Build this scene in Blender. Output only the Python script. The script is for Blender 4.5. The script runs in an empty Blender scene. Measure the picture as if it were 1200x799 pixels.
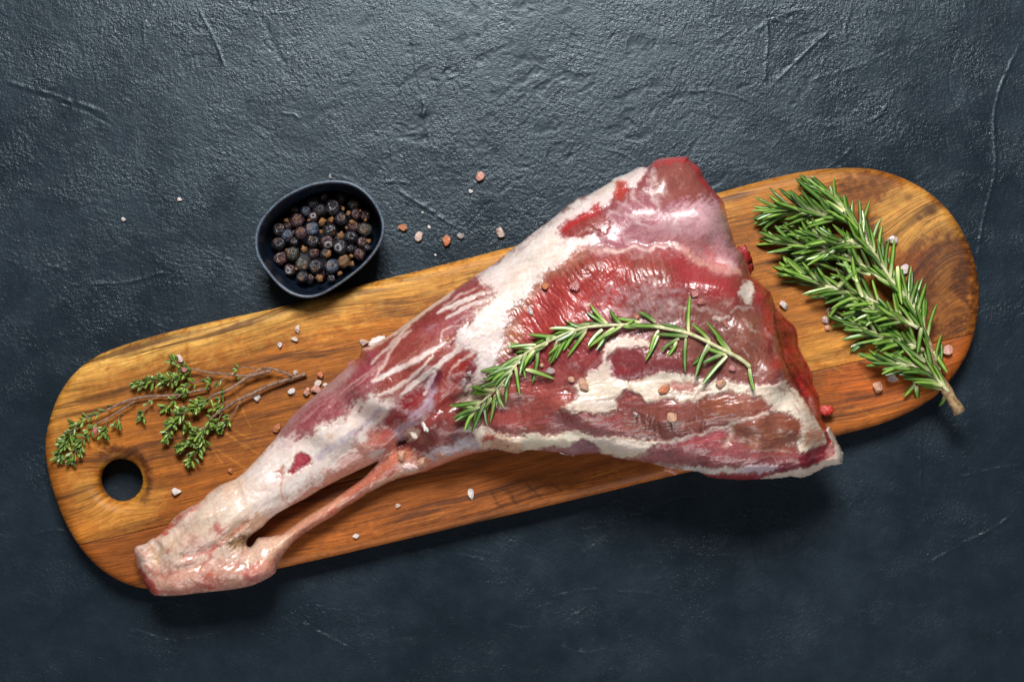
import bpy, math, random
import numpy as np
from mathutils import Vector, Matrix, Quaternion

random.seed(7)
rng = np.random.default_rng(11)
SC = bpy.context.scene
COL = SC.collection
R = math.radians

# ------------------------------------------------------------------ camera, world, lamps, exposure
CAM_H = 1.0                    # metres above the table top, looking straight down
PXM = 0.0005                   # table metres per photograph pixel (frame 1200 px wide = 0.60 m)
cam_d = bpy.data.cameras.new('camera')
cam_d.sensor_width = 36.0
cam_d.lens = 36.0 * CAM_H / (1200 * PXM)
cam_d.clip_start, cam_d.clip_end = 0.05, 20.0
cam = bpy.data.objects.new('camera', cam_d)
cam.location = (0, 0, CAM_H)
COL.objects.link(cam)
SC.camera = cam

world = bpy.data.worlds.new('World')
SC.world = world
world.use_nodes = True
bg = world.node_tree.nodes['Background']
bg.inputs['Color'].default_value = (0.80, 0.90, 1.0, 1)
bg.inputs['Strength'].default_value = 0.055


def area_lamp(name, loc, target, size, power, color):
    d = bpy.data.lights.new(name, 'AREA')
    d.shape = 'RECTANGLE'
    d.size, d.size_y = size
    d.energy = power
    d.color = color
    o = bpy.data.objects.new(name, d)
    o.location = loc
    o.rotation_euler = (Vector(target) - Vector(loc)).to_track_quat('-Z', 'Y').to_euler()
    COL.objects.link(o)
    return o


area_lamp('window_lamp', (-0.04, 0.86, 1.25), (0.02, 0.02, 0), (0.48, 0.42), 34.5, (1.0, 0.985, 0.965))
area_lamp('bounce_lamp', (0.15, -1.25, 0.62), (0.05, 0, 0.05), (0.9, 0.5), 8.0, (1.0, 0.97, 0.95))

SC.view_settings.view_transform = 'Standard'
SC.view_settings.look = 'None'
SC.view_settings.gamma = 1.0
SC.view_settings.use_curve_mapping = False
SC.view_settings.exposure = 0.0
SC.cycles.use_denoising = True
SC.cycles.max_bounces = 8

# ------------------------------------------------------------------ numeric helpers
PERM = np.concatenate([rng.permutation(512)] * 3)
GA = rng.uniform(0, 2 * math.pi, 512)
GX, GY = np.cos(GA), np.sin(GA)


def noise2(x, y, seed=0):
    x = np.asarray(x, float) + seed * 17.31
    y = np.asarray(y, float) - seed * 9.77
    xi, yi = np.floor(x).astype(np.int64), np.floor(y).astype(np.int64)
    xf, yf = x - xi, y - yi
    u, v = xf * xf * xf * (xf * (xf * 6 - 15) + 10), yf * yf * yf * (yf * (yf * 6 - 15) + 10)

    def g(ix, iy, fx, fy):
        h = PERM[(PERM[ix & 511] + iy) & 511]
        return GX[h] * fx + GY[h] * fy
    a, b = g(xi, yi, xf, yf), g(xi + 1, yi, xf - 1, yf)
    c, d = g(xi, yi + 1, xf, yf - 1), g(xi + 1, yi + 1, xf - 1, yf - 1)
    return ((a + u * (b - a)) + v * ((c + u * (d - c)) - (a + u * (b - a)))) * 1.5


def fbm(x, y, octv=4, seed=0, gain=0.5):
    s, a, f = 0, 1.0, 1.0
    for k in range(octv):
        s = s + a * noise2(x * f, y * f, seed + k * 3)
        a *= gain
        f *= 2.03
    return s


def sstep(a, b, x):
    t = np.clip((x - a) / (b - a + 1e-12), 0, 1)
    return t * t * (3 - 2 * t)


def lin(c):
    c = np.asarray(c, float) / 255.0
    return np.where(c <= 0.04045, c / 12.92, ((c + 0.055) / 1.055) ** 2.4)


def catmull(pts, n=4, closed=True):
    p = np.asarray(pts, float)
    m = len(p)
    out = []
    for i in range(m if closed else m - 1):
        if closed:
            a, b, c, d = p[(i - 1) % m], p[i], p[(i + 1) % m], p[(i + 2) % m]
        else:
            a, b, c, d = p[max(i - 1, 0)], p[i], p[i + 1], p[min(i + 2, m - 1)]
        for k in range(n):
            t = k / n
            out.append(0.5 * ((2 * b) + (c - a) * t + (2 * a - 5 * b + 4 * c - d) * t * t + (3 * b - a - 3 * c + d) * t ** 3))
    if not closed:
        out.append(p[-1])
    return np.array(out)


def seg_dist(px, py, loops, closed=True, nearest=False):
    """distance to polylines, even-odd inside flag, nearest point"""
    best = np.full(px.shape, 1e18)
    inside = np.zeros(px.shape, bool)
    nx = np.zeros(px.shape) if nearest else None
    ny = np.zeros(px.shape) if nearest else None
    tt = np.zeros(px.shape)
    for L in loops:
        n = len(L)
        for i in range(n if closed else n - 1):
            ax, ay = L[i]
            bx, by = L[(i + 1) % n]
            dx, dy = bx - ax, by - ay
            l2 = dx * dx + dy * dy + 1e-12
            t = np.clip(((px - ax) * dx + (py - ay) * dy) / l2, 0, 1)
            qx, qy = ax + t * dx, ay + t * dy
            d2 = (px - qx) ** 2 + (py - qy) ** 2
            m = d2 < best
            best = np.where(m, d2, best)
            if nearest:
                nx = np.where(m, qx, nx)
                ny = np.where(m, qy, ny)
            if not closed:
                tt = np.where(m, (i + t) / (n - 1), tt)
            if closed:
                cr = ((ay > py) != (by > py))
                with np.errstate(divide='ignore', invalid='ignore'):
                    xc = ax + (py - ay) * dx / (dy if dy != 0 else 1e-12)
                inside ^= cr & (px < xc)
    return np.sqrt(best), inside, nx, ny, tt


def sdf_grid(loops, sp, pad=3):
    """grid over the outer loop with signed distance (inside > 0)"""
    A = np.concatenate(loops)
    x0, y0 = A.min(0) - pad
    x1, y1 = A.max(0) + pad
    gx, gy = np.arange(x0, x1 + sp, sp), np.arange(y0, y1 + sp, sp)
    X, Y = np.meshgrid(gx, gy, indexing='ij')
    cs = 8
    cx, cy = np.arange(x0, x1 + 2 * cs, cs), np.arange(y0, y1 + 2 * cs, cs)
    CX, CY = np.meshgrid(cx, cy, indexing='ij')
    d, ins, _, _, _ = seg_dist(CX.ravel(), CY.ravel(), loops)
    cd = (d * np.where(ins, 1, -1)).reshape(CX.shape)
    fx, fy = (X - x0) / cs, (Y - y0) / cs
    ix, iy = fx.astype(int), fy.astype(int)
    tx, ty = fx - ix, fy - iy
    D = (cd[ix, iy] * (1 - tx) * (1 - ty) + cd[ix + 1, iy] * tx * (1 - ty) + cd[ix, iy + 1] * (1 - tx) * ty + cd[ix + 1, iy + 1] * tx * ty)
    NX, NY = X.copy(), Y.copy()
    near = np.abs(D) < 13
    d, ins, nx, ny, _ = seg_dist(X[near], Y[near], loops, nearest=True)
    D[near] = d * np.where(ins, 1, -1)
    NX[near], NY[near] = nx, ny
    return X, Y, D, NX, NY


def unproject(px, py, z):
    k = PXM * (CAM_H - z) / CAM_H
    return (np.asarray(px) - 600) * k, (399.5 - np.asarray(py)) * k


def wpt(px, py, z):
    x, y = unproject(px, py, z)
    return Vector((float(x), float(y), float(z)))


# ------------------------------------------------------------------ object helpers
def link(o, parent=None):
    COL.objects.link(o)
    if parent is not None:
        o.parent = parent
    return o


def tag(o, label=None, cat=None, group=None, kind=None):
    if label: o['label'] = label
    if cat: o['category'] = cat
    if group: o['group'] = group
    if kind: o['kind'] = kind
    return o


def empty(name, loc=(0, 0, 0)):
    o = bpy.data.objects.new(name, None)
    o.location = loc
    o.empty_display_size = 0.01
    return link(o)


def mesh_np(name, V, F, mat=None, cols=None, smooth=True, normals=None, **attrs):
    V = np.asarray(V, np.float32)
    me = bpy.data.meshes.new(name)
    F = np.asarray(F, np.int32)
    k = F.shape[1]
    me.vertices.add(len(V))
    me.vertices.foreach_set('co', V.ravel())
    me.loops.add(F.size)
    me.loops.foreach_set('vertex_index', F.ravel())
    me.polygons.add(len(F))
    me.polygons.foreach_set('loop_start', np.arange(0, F.size, k, dtype=np.int32))
    me.polygons.foreach_set('use_smooth', np.full(len(F), smooth))
    me.update(calc_edges=True)
    if cols is not None:
        a = me.color_attributes.new('Col', 'FLOAT_COLOR', 'POINT')
        c4 = np.ones((len(V), 4), np.float32)
        c4[:, :3] = cols
        a.data.foreach_set('color', c4.ravel())
    for n, v in attrs.items():
        v = np.asarray(v, np.float32)
        if v.ndim == 1:
            me.attributes.new(n, 'FLOAT', 'POINT').data.foreach_set('value', v)
        else:
            me.attributes.new(n, 'FLOAT_VECTOR', 'POINT').data.foreach_set('vector', v.ravel())
    if normals is not None:
        me.normals_split_custom_set_from_vertices(normals.astype(np.float32).tolist())
    if mat: me.materials.append(mat)
    return me


def obj(name, me, parent=None, loc=(0, 0, 0)):
    o = bpy.data.objects.new(name, me)
    o.location = loc
    return link(o, parent)


def solid(loops, sp, shape):
    """a closed body over an outline: shape(x, y, d) -> ztop, zbot, zmid(rim).  Returns px coords, z, faces, isbottom, grid"""
    X, Y, D, NX, NY = sdf_grid(loops, sp)
    n, m = X.shape
    ins = D > 0
    cell = ins[:-1, :-1] | ins[1:, :-1] | ins[:-1, 1:] | ins[1:, 1:]
    used = np.zeros_like(ins)
    for a in (0, 1):
        for b in (0, 1):
            used[a:n - 1 + a, b:m - 1 + b] |= cell
    rim = used & ~ins
    PX, PY = np.where(rim, NX, X), np.where(rim, NY, Y)
    DD = np.where(rim, 0, D)
    ux, uy, ud = PX[used], PY[used], DD[used]
    zt, zb, zm = shape(ux, uy, ud)
    rf = rim[used]
    zt = np.where(rf, zm, zt)
    idt = -np.ones(X.shape, np.int64)
    idt[used] = np.arange(used.sum())
    nt = used.sum()
    inner = ~rf
    idb_flat = np.arange(nt).copy()
    idb_flat[inner] = nt + np.arange(inner.sum())
    idb = -np.ones(X.shape, np.int64)
    idb[used] = idb_flat
    ci, cj = np.nonzero(cell)
    q = lambda I: np.stack([I[ci, cj], I[ci, cj + 1], I[ci + 1, cj + 1], I[ci + 1, cj]], 1)   # px y is downwards, so this order faces up
    Ft, Fb = q(idt), q(idb)[:, ::-1]
    both = rf[Ft].all(1)              # cells wholly on the rim collapse: drop
    Ft, Fb = Ft[~both], Fb[~both]
    px = np.concatenate([ux, ux[inner]])
    py = np.concatenate([uy, uy[inner]])
    z = np.concatenate([zt, zb[inner]])
    d = np.concatenate([ud, ud[inner]])
    bott = np.concatenate([np.zeros(nt, bool), np.ones(inner.sum(), bool)])
    return px, py, z, d, bott, np.concatenate([Ft, Fb]), (X, Y, used, zt)


def vnormals(V, F):
    e1, e2 = V[F[:, 2]] - V[F[:, 0]], V[F[:, 3]] - V[F[:, 1]]
    n = np.cross(e1, e2)
    N = np.zeros_like(V)
    for k in range(4):
        np.add.at(N, F[:, k], n)
    return N / (np.linalg.norm(N, axis=1, keepdims=True) + 1e-20)


class Painter:
    def __init__(s, x, y, base):
        s.x, s.y = x, y
        s.c = np.tile(lin(base), (len(x), 1))
        s.h = np.zeros(len(x))
        s.r = np.full(len(x), 0.34)
        s.wx = fbm(x / 14, y / 14, 4, 21)
        s.wy = fbm(x / 14, y / 14, 4, 57)
        s.n1 = fbm(x / 9, y / 9, 4, 91)
        u, v = x * .77 - y * .64, x * .64 + y * .77
        s.n2 = .6 * fbm(u / 14, v / 3.2, 3, 95) + .5 * fbm(x / 4, y / 4, 2, 97)

    def _box(s, pts, m):
        a, b = pts.min(0) - m, pts.max(0) + m
        return np.nonzero((s.x > a[0]) & (s.x < b[0]) & (s.y > a[1]) & (s.y < b[1]))[0]

    def _mix(s, i, al, col, dh, rough):
        al = al[:, None] if col is not None else al
        if col is not None:
            s.c[i] = s.c[i] * (1 - al) + lin(col) * al
            al = al[:, 0]
        s.h[i] += dh * al
        if rough is not None:
            s.r[i] = s.r[i] * (1 - al) + rough * al

    def poly(s, pts, col, soft=3, warp=3, a=1.0, dh=0, br=0.0, rough=None, sm=3, halo=0.0):
        """soft-edged patch; br breaks it up with noise"""
        P = catmull(pts, sm) if sm > 1 else np.asarray(pts, float)
        i = s._box(P, soft * 6 + warp * 2 + 2)
        if not len(i): return
        X, Y = s.x[i] + s.wx[i] * warp, s.y[i] + s.wy[i] * warp
        d, ins, _, _, _ = seg_dist(X, Y, [P])
        d = np.where(ins, d, -d) + s.n2[i] * soft * 1.5
        al = sstep(-soft * 1.25, soft * 1.25, d) * a
        if br: al = al * np.clip(1 - br * 0.5 + br * s.n1[i] * 1.6, 0, 1)
        core = al
        if halo:
            s._mix(i, sstep(-soft * 5, soft * 1.5, d) * np.clip(halo * 1.5 + .5 * s.n2[i], 0, .85), (200, 162, 166), 0, None)
        s._mix(i, al, col, 0, rough)
        s.h[i] += dh * core

    def line(s, pts, w, col, soft=1.2, warp=1.5, a=1.0, dh=0, taper=0.0, br=0.0, rough=None):
        P = catmull(pts, 4, False)
        i = s._box(P, w + soft * 2 + warp * 2 + 2)
        if not len(i): return
        X, Y = s.x[i] + s.wx[i] * warp, s.y[i] + s.wy[i] * warp
        d, _, _, _, t = seg_dist(X, Y, [P], closed=False)
        ww = w * 0.5 * (1 - taper * np.abs(2 * t - 1) ** 2)
        al = sstep(soft * 1.3, -soft * 1.3, d - ww + s.n2[i] * soft * .7) * a
        if br: al = al * np.clip(1 - br * 0.5 + br * s.n1[i] * 1.6, 0, 1)
        s._mix(i, al, col, dh, rough)

    def spot(s, x, y, r, col, a=1.0, dh=0, soft=None):
        s.line([(x - .3, y), (x + .3, y)], r * 2, col, soft or r * .5, 2, a, dh)


# ------------------------------------------------------------------ material helpers
def mat(name):
    m = bpy.data.materials.new(name)
    m.use_nodes = True
    nt = m.node_tree
    return m, nt, nt.nodes['Principled BSDF']


def N(nt, typ, **kw):
    n = nt.nodes.new(typ)
    for k, v in kw.items():
        if hasattr(n, k) and not k[0].isupper():
            setattr(n, k, v)
        else:
            n.inputs[k.replace('_', ' ')].default_value = v
    return n


def attr(nt, name):
    n = nt.nodes.new('ShaderNodeAttribute')
    n.attribute_name = name
    return n


def objco(nt):
    return nt.nodes.new('ShaderNodeTexCoord').outputs['Object']


def noise_tex(nt, vec, scale, detail=4, rough=0.55, dist=0.0):
    n = N(nt, 'ShaderNodeTexNoise', Scale=scale, Detail=detail, Roughness=rough, Distortion=dist)
    nt.links.new(vec, n.inputs['Vector'])
    return n.outputs['Fac']


def mapr(nt, v, a, b, c, d):
    n = nt.nodes.new('ShaderNodeMapRange')
    nt.links.new(v, n.inputs[0])
    for k, q in zip((1, 2, 3, 4), (a, b, c, d)): n.inputs[k].default_value = q
    return n.outputs[0]


def mult(nt, col, fac):
    """multiply a colour by a scalar socket"""
    n = N(nt, 'ShaderNodeVectorMath', operation='SCALE')
    nt.links.new(col, n.inputs[0])
    nt.links.new(fac, n.inputs['Scale'])
    return n.outputs[0]


def mathn(nt, op, a, b):
    n = N(nt, 'ShaderNodeMath', operation=op)
    for i, q in enumerate((a, b)):
        if isinstance(q, (int, float)): n.inputs[i].default_value = q
        else: nt.links.new(q, n.inputs[i])
    return n.outputs[0]


def mixc(nt, fac, a, b):
    n = N(nt, 'ShaderNodeMix', data_type='RGBA')
    for i, q in ((0, fac), (6, a), (7, b)):
        if isinstance(q, (tuple, list)): n.inputs[i].default_value = (*q, 1)
        elif isinstance(q, (int, float)): n.inputs[i].default_value = q
        else: nt.links.new(q, n.inputs[i])
    return n.outputs[2]


def bump(nt, h, strength, dist, bs):
    b = N(nt, 'ShaderNodeBump', Strength=strength, Distance=dist)
    nt.links.new(h, b.inputs['Height'])
    nt.links.new(b.outputs[0], bs.inputs['Normal'])


# ------------------------------------------------------------------ the table top
def build_table():
    m, nt, bs = mat('dark_plaster')
    co = objco(nt)
    big = noise_tex(nt, co, 7, 5, 0.6)
    mid = noise_tex(nt, co, 45, 6, 0.65)
    fine = noise_tex(nt, co, 420, 4, 0.6)
    v = mathn(nt, 'MULTIPLY', mapr(nt, big, 0.3, 0.7, 0.82, 1.16), mapr(nt, mid, 0.3, 0.7, 0.85, 1.14))
    speck = mapr(nt, noise_tex(nt, co, 900, 2, 0.5), 0.70, 0.78, 0.0, 0.05)
    base = N(nt, 'ShaderNodeRGB')
    base.outputs[0].default_value = (0.0110, 0.0180, 0.0262, 1)
    c = mult(nt, base.outputs[0], v)
    rzc = attr(nt, 'rz').outputs['Fac']
    c = mixc(nt, speck, c, (0.5, 0.5, 0.48))
    nt.links.new(c, bs.inputs['Base Color'])
    nt.links.new(mathn(nt, 'ADD', mapr(nt, mid, 0.3, 0.7, 0.23, 0.37), mathn(nt, 'ADD', mapr(nt, big, 0.35, 0.65, -0.05, 0.06), mathn(nt, 'MULTIPLY', attr(nt, 'pit').outputs['Fac'], .17))), bs.inputs['Roughness'])
    bs.inputs['Specular IOR Level'].default_value = 0.43
    bs.inputs['Specular Tint'].default_value = (0.76, 0.91, 1.0, 1)
    rz = attr(nt, 'rz').outputs['Fac']
    grit = noise_tex(nt, co, 620, 3, 0.6, 0.3)
    h = mathn(nt, 'MULTIPLY', mathn(nt, 'ADD', mathn(nt, 'MULTIPLY', noise_tex(nt, co, 1250, 2, 0.6), 0.5), grit), mapr(nt, rz, 0, 1, .50, .88))
    bump(nt, h, 0.55, 0.00075, bs)

    sp = 1.4
    def axis(a, b):
        core = np.arange(a, b, sp)
        out = np.cumsum(np.geomspace(4, 420, 22))
        return np.concatenate([a - out[::-1], core, core[-1] + out])
    X, Y = np.meshgrid(axis(-60, 1260), axis(-60, 860), indexing='ij')
    x, y = X.ravel(), Y.ravel()
    wx, wy = fbm(x / 60, y / 60, 3, 5) * 12, fbm(x / 60, y / 60, 3, 6) * 12
    h = 0.00026 * fbm(x / 150, y / 150, 2, 1) + 0.00003 * fbm(x / 26, y / 26, 3, 2)
    # trowel grain: long shallow drags that turn from place to place
    ang = 1.1 * fbm(x / 240, y / 240, 2, 9) + 1.1
    for a0, wgt in ((0.1, 0), (0.9, 1), (1.7, 2)):
        ca, sa = math.cos(a0), math.sin(a0)
        u, vv = (x + wx) * ca + (y + wy) * sa, -(x + wx) * sa + (y + wy) * ca
        k = np.clip(1 - np.abs(ang - a0) / 0.8, 0, 1)
        h += 0.00004 * k * fbm(u / 80, vv / 5.5, 3, 30 + wgt)
    # pebbly unsmoothed plaster against smooth scraped plaster
    rough_zone = sstep(-0.55, 0.75, fbm((x + wx) / 90, (y + wy) / 60, 5, 14, .62) - 0.12 + 0.35 * np.exp(-(((x - 640) / 230) ** 2 + ((y - 150) / 130) ** 2)) + 0.06 * (y < 330))
    h += 0.00009 * rough_zone ** 1.5 * fbm((x + wx * .3) / 5.0, (y + wy * .3) / 4.2, 3, 15, .65)
    pits = sstep(0.25, 0.85, fbm((x * .9 - y * .45 + wx) / 46, (y * .9 + x * .45 + wy) / 17, 6, 40, .62) * np.clip(0.42 + 0.75 * np.exp(-(((x - 640) / 260) ** 2 + ((y - 110) / 100) ** 2)), 0, 1.2))
    h -= 0.00022 * pits * (1 + 0.8 * fbm(x / 5, y / 5, 2, 41))

    # fine brush scratches in bundles
    for a0, sd in ((1.35, 61), (.25, 62), (2.3, 63)):
        ca, sa = math.cos(a0), math.sin(a0)
        u, vv = x * ca + y * sa, -x * sa + y * ca
        msk = sstep(.05, .5, fbm(x / 120, y / 120, 3, sd))
        h += 0.00005 * msk * noise2(u / 60, vv / 3.4, sd + 5)

    def ridge(pts, w, a, step=0.0):
        nonlocal h
        P = catmull(pts, 4, False)
        lo, hi = P.min(0) - 30, P.max(0) + 30
        i = np.nonzero((x > lo[0]) & (x < hi[0]) & (y > lo[1]) & (y < hi[1]))[0]
        X_, Y_ = x[i] + wx[i] * .22, y[i] + wy[i] * .22
        d, _, nx, ny, t = seg_dist(X_, Y_, [P], closed=False, nearest=True)
        tv = P[-1] - P[0]
        side = np.sign((X_ - nx) * tv[1] - (Y_ - ny) * tv[0])
        w = w * .72
        fade = np.clip(np.minimum(t, 1 - t) * 6, 0, 1) * (0.6 + 0.7 * noise2(x[i] / 9, y[i] / 9, 3))
        a = a * (1.6 if P[:, 1].mean() > 450 else 1.0)
        h[i] += a * np.exp(-(d / w) ** 2) * fade + step * side * np.exp(-d / 14) * fade * (d > 0.2)
    M = 0.001
    RZ = np.clip(rough_zone * 1.1, 0, 1)
    for r in [
        ([(230, 3), (250, 45), (268, 96)], 1.8, .30 * M), ([(0, 92), (60, 112), (130, 138)], 3, .35 * M),
        ([(30, 110), (90, 128), (135, 150)], 2, -.25 * M),
        ([(458, 150), (458, 190), (459, 218)], 1.8, .30 * M), ([(459, 218), (492, 238), (532, 266)], 2.4, .5 * M),
        ([(448, 214), (470, 212), (486, 216)], 2.5, .3 * M),
        ([(480, 40), (486, 80), (492, 115)], 1.8, -.3 * M), ([(492, 112), (497, 125), (494, 138)], 5, .7 * M),
        ([(899, 25), (900, 60), (897, 97)], 2, .3 * M), ([(975, 30), (940, 68), (898, 108)], 2, .42 * M),
        ([(1055, 55), (1000, 80), (945, 97)], 1.6, .2 * M), ([(1050, 105), (1035, 128), (1015, 146)], 2, .32 * M),
        ([(1198, 47), (1170, 110), (1165, 200), (1150, 280), (1145, 330)], 2.2, .42 * M),
        ([(1000, 172), (985, 187), (970, 198)], 2, .3 * M),
        ([(1080, 500), (1080, 565), (1090, 610), (1106, 646)], 1.8, .3 * M), ([(1200, 590), (1150, 628), (1080, 664)], 2, .35 * M),
        ([(872, 580), (880, 640), (905, 725)], 1.6, .25 * M), ([(335, 720), (375, 742), (425, 765)], 2, .3 * M),
        ([(240, 372), (256, 320), (275, 270), (330, 182)], 2.2, .22 * M), ([(0, 300), (40, 318), (80, 310)], 2, .2 * M),
        ([(50, 310), (80, 320)], 2.4, .35 * M), ([(100, 335), (150, 330), (200, 318)], 2.4, .35 * M),
        ([(305, 20), (345, 100)], 5, -.22 * M), ([(560, 250), (600, 215), (640, 200)], 3, -.2 * M),
        ([(20, 640), (60, 620), (110, 640)], 2, .22 * M), ([(530, 650), (560, 655), (590, 660)], 1.6, .25 * M),
        ([(1120, 560), (1200, 545)], 2, .2 * M), ([(640, 700), (700, 690), (780, 700)], 1.8, .2 * M),
        ([(150, 740), (210, 750), (280, 735)], 2, .22 * M), ([(1000, 0), (990, 40), (1010, 70)], 2, .25 * M),
        ([(745, 5), (770, 40), (765, 60)], 3, -.25 * M), ([(880, 40), (920, 15), (960, 10)], 4, .22 * M),
    ]: ridge(*r)
    for k in range(90):
        a = rng.uniform(0, 2 * math.pi); l = rng.uniform(20, 90)
        cx, cy = rng.uniform(0, 1200), rng.uniform(0, 800)
        ridge([(cx, cy), (cx + l * .5 * math.cos(a) + rng.uniform(-6, 6), cy + l * .5 * math.sin(a)), (cx + l * math.cos(a + .2), cy + l * math.sin(a + .2))],
              rng.uniform(1.2, 1.9), rng.uniform(-.26, .28) * M)
    far = sstep(700, 2400, np.hypot(x - 600, y - 400))
    h = h * (1 - far) - 0.0009
    n, k = X.shape
    I = np.arange(n * k).reshape(n, k)
    F = np.stack([I[:-1, :-1], I[:-1, 1:], I[1:, 1:], I[1:, :-1]], -1).reshape(-1, 4)
    wxp, wyp = (x - 600) * PXM, (399.5 - y) * PXM
    me = mesh_np('table_top', np.stack([wxp, wyp, h], 1), F, m, rz=RZ, pit=np.clip(pits * 1.3, 0, 1))
    o = obj('table_top', me)
    tag(o, kind='structure')


build_table()

# ------------------------------------------------------------------ the cutting board
BT = 0.020          # height of the board's top face
BOARD = [(55, 540), (54, 515), (60, 488), (70, 462), (86, 439), (106, 422), (132, 409), (180, 394), (240, 379), (300, 366), (332, 359), (424, 334), (520, 310), (605, 288),
         (700, 264), (780, 243), (850, 224), (905, 209), (950, 200), (990, 197), (1025, 199), (1060, 210), (1092, 229), (1117, 255), (1135, 288), (1145, 325), (1146, 360),
         (1139, 398), (1124, 430), (1100, 460), (1070, 480), (1030, 497), (985, 509), (900, 531), (780, 559), (660, 588), (540, 616), (430, 642), (330, 665), (260, 680),
         (215, 688), (180, 690), (150, 684), (120, 667), (95, 641), (76, 609), (62, 572)]
HOLE = [(142.5 + 25.5 * math.cos(a), 562 + 25 * math.sin(a)) for a in np.linspace(0, 2 * math.pi, 28, endpoint=False)]


def joint_y(x):      # the glue line between the wide plank and the narrow plank
    return 388 - 0.236 * (np.asarray(x) - 1146) + 1.5 * np.sin(np.asarray(x) / 130.)


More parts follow.
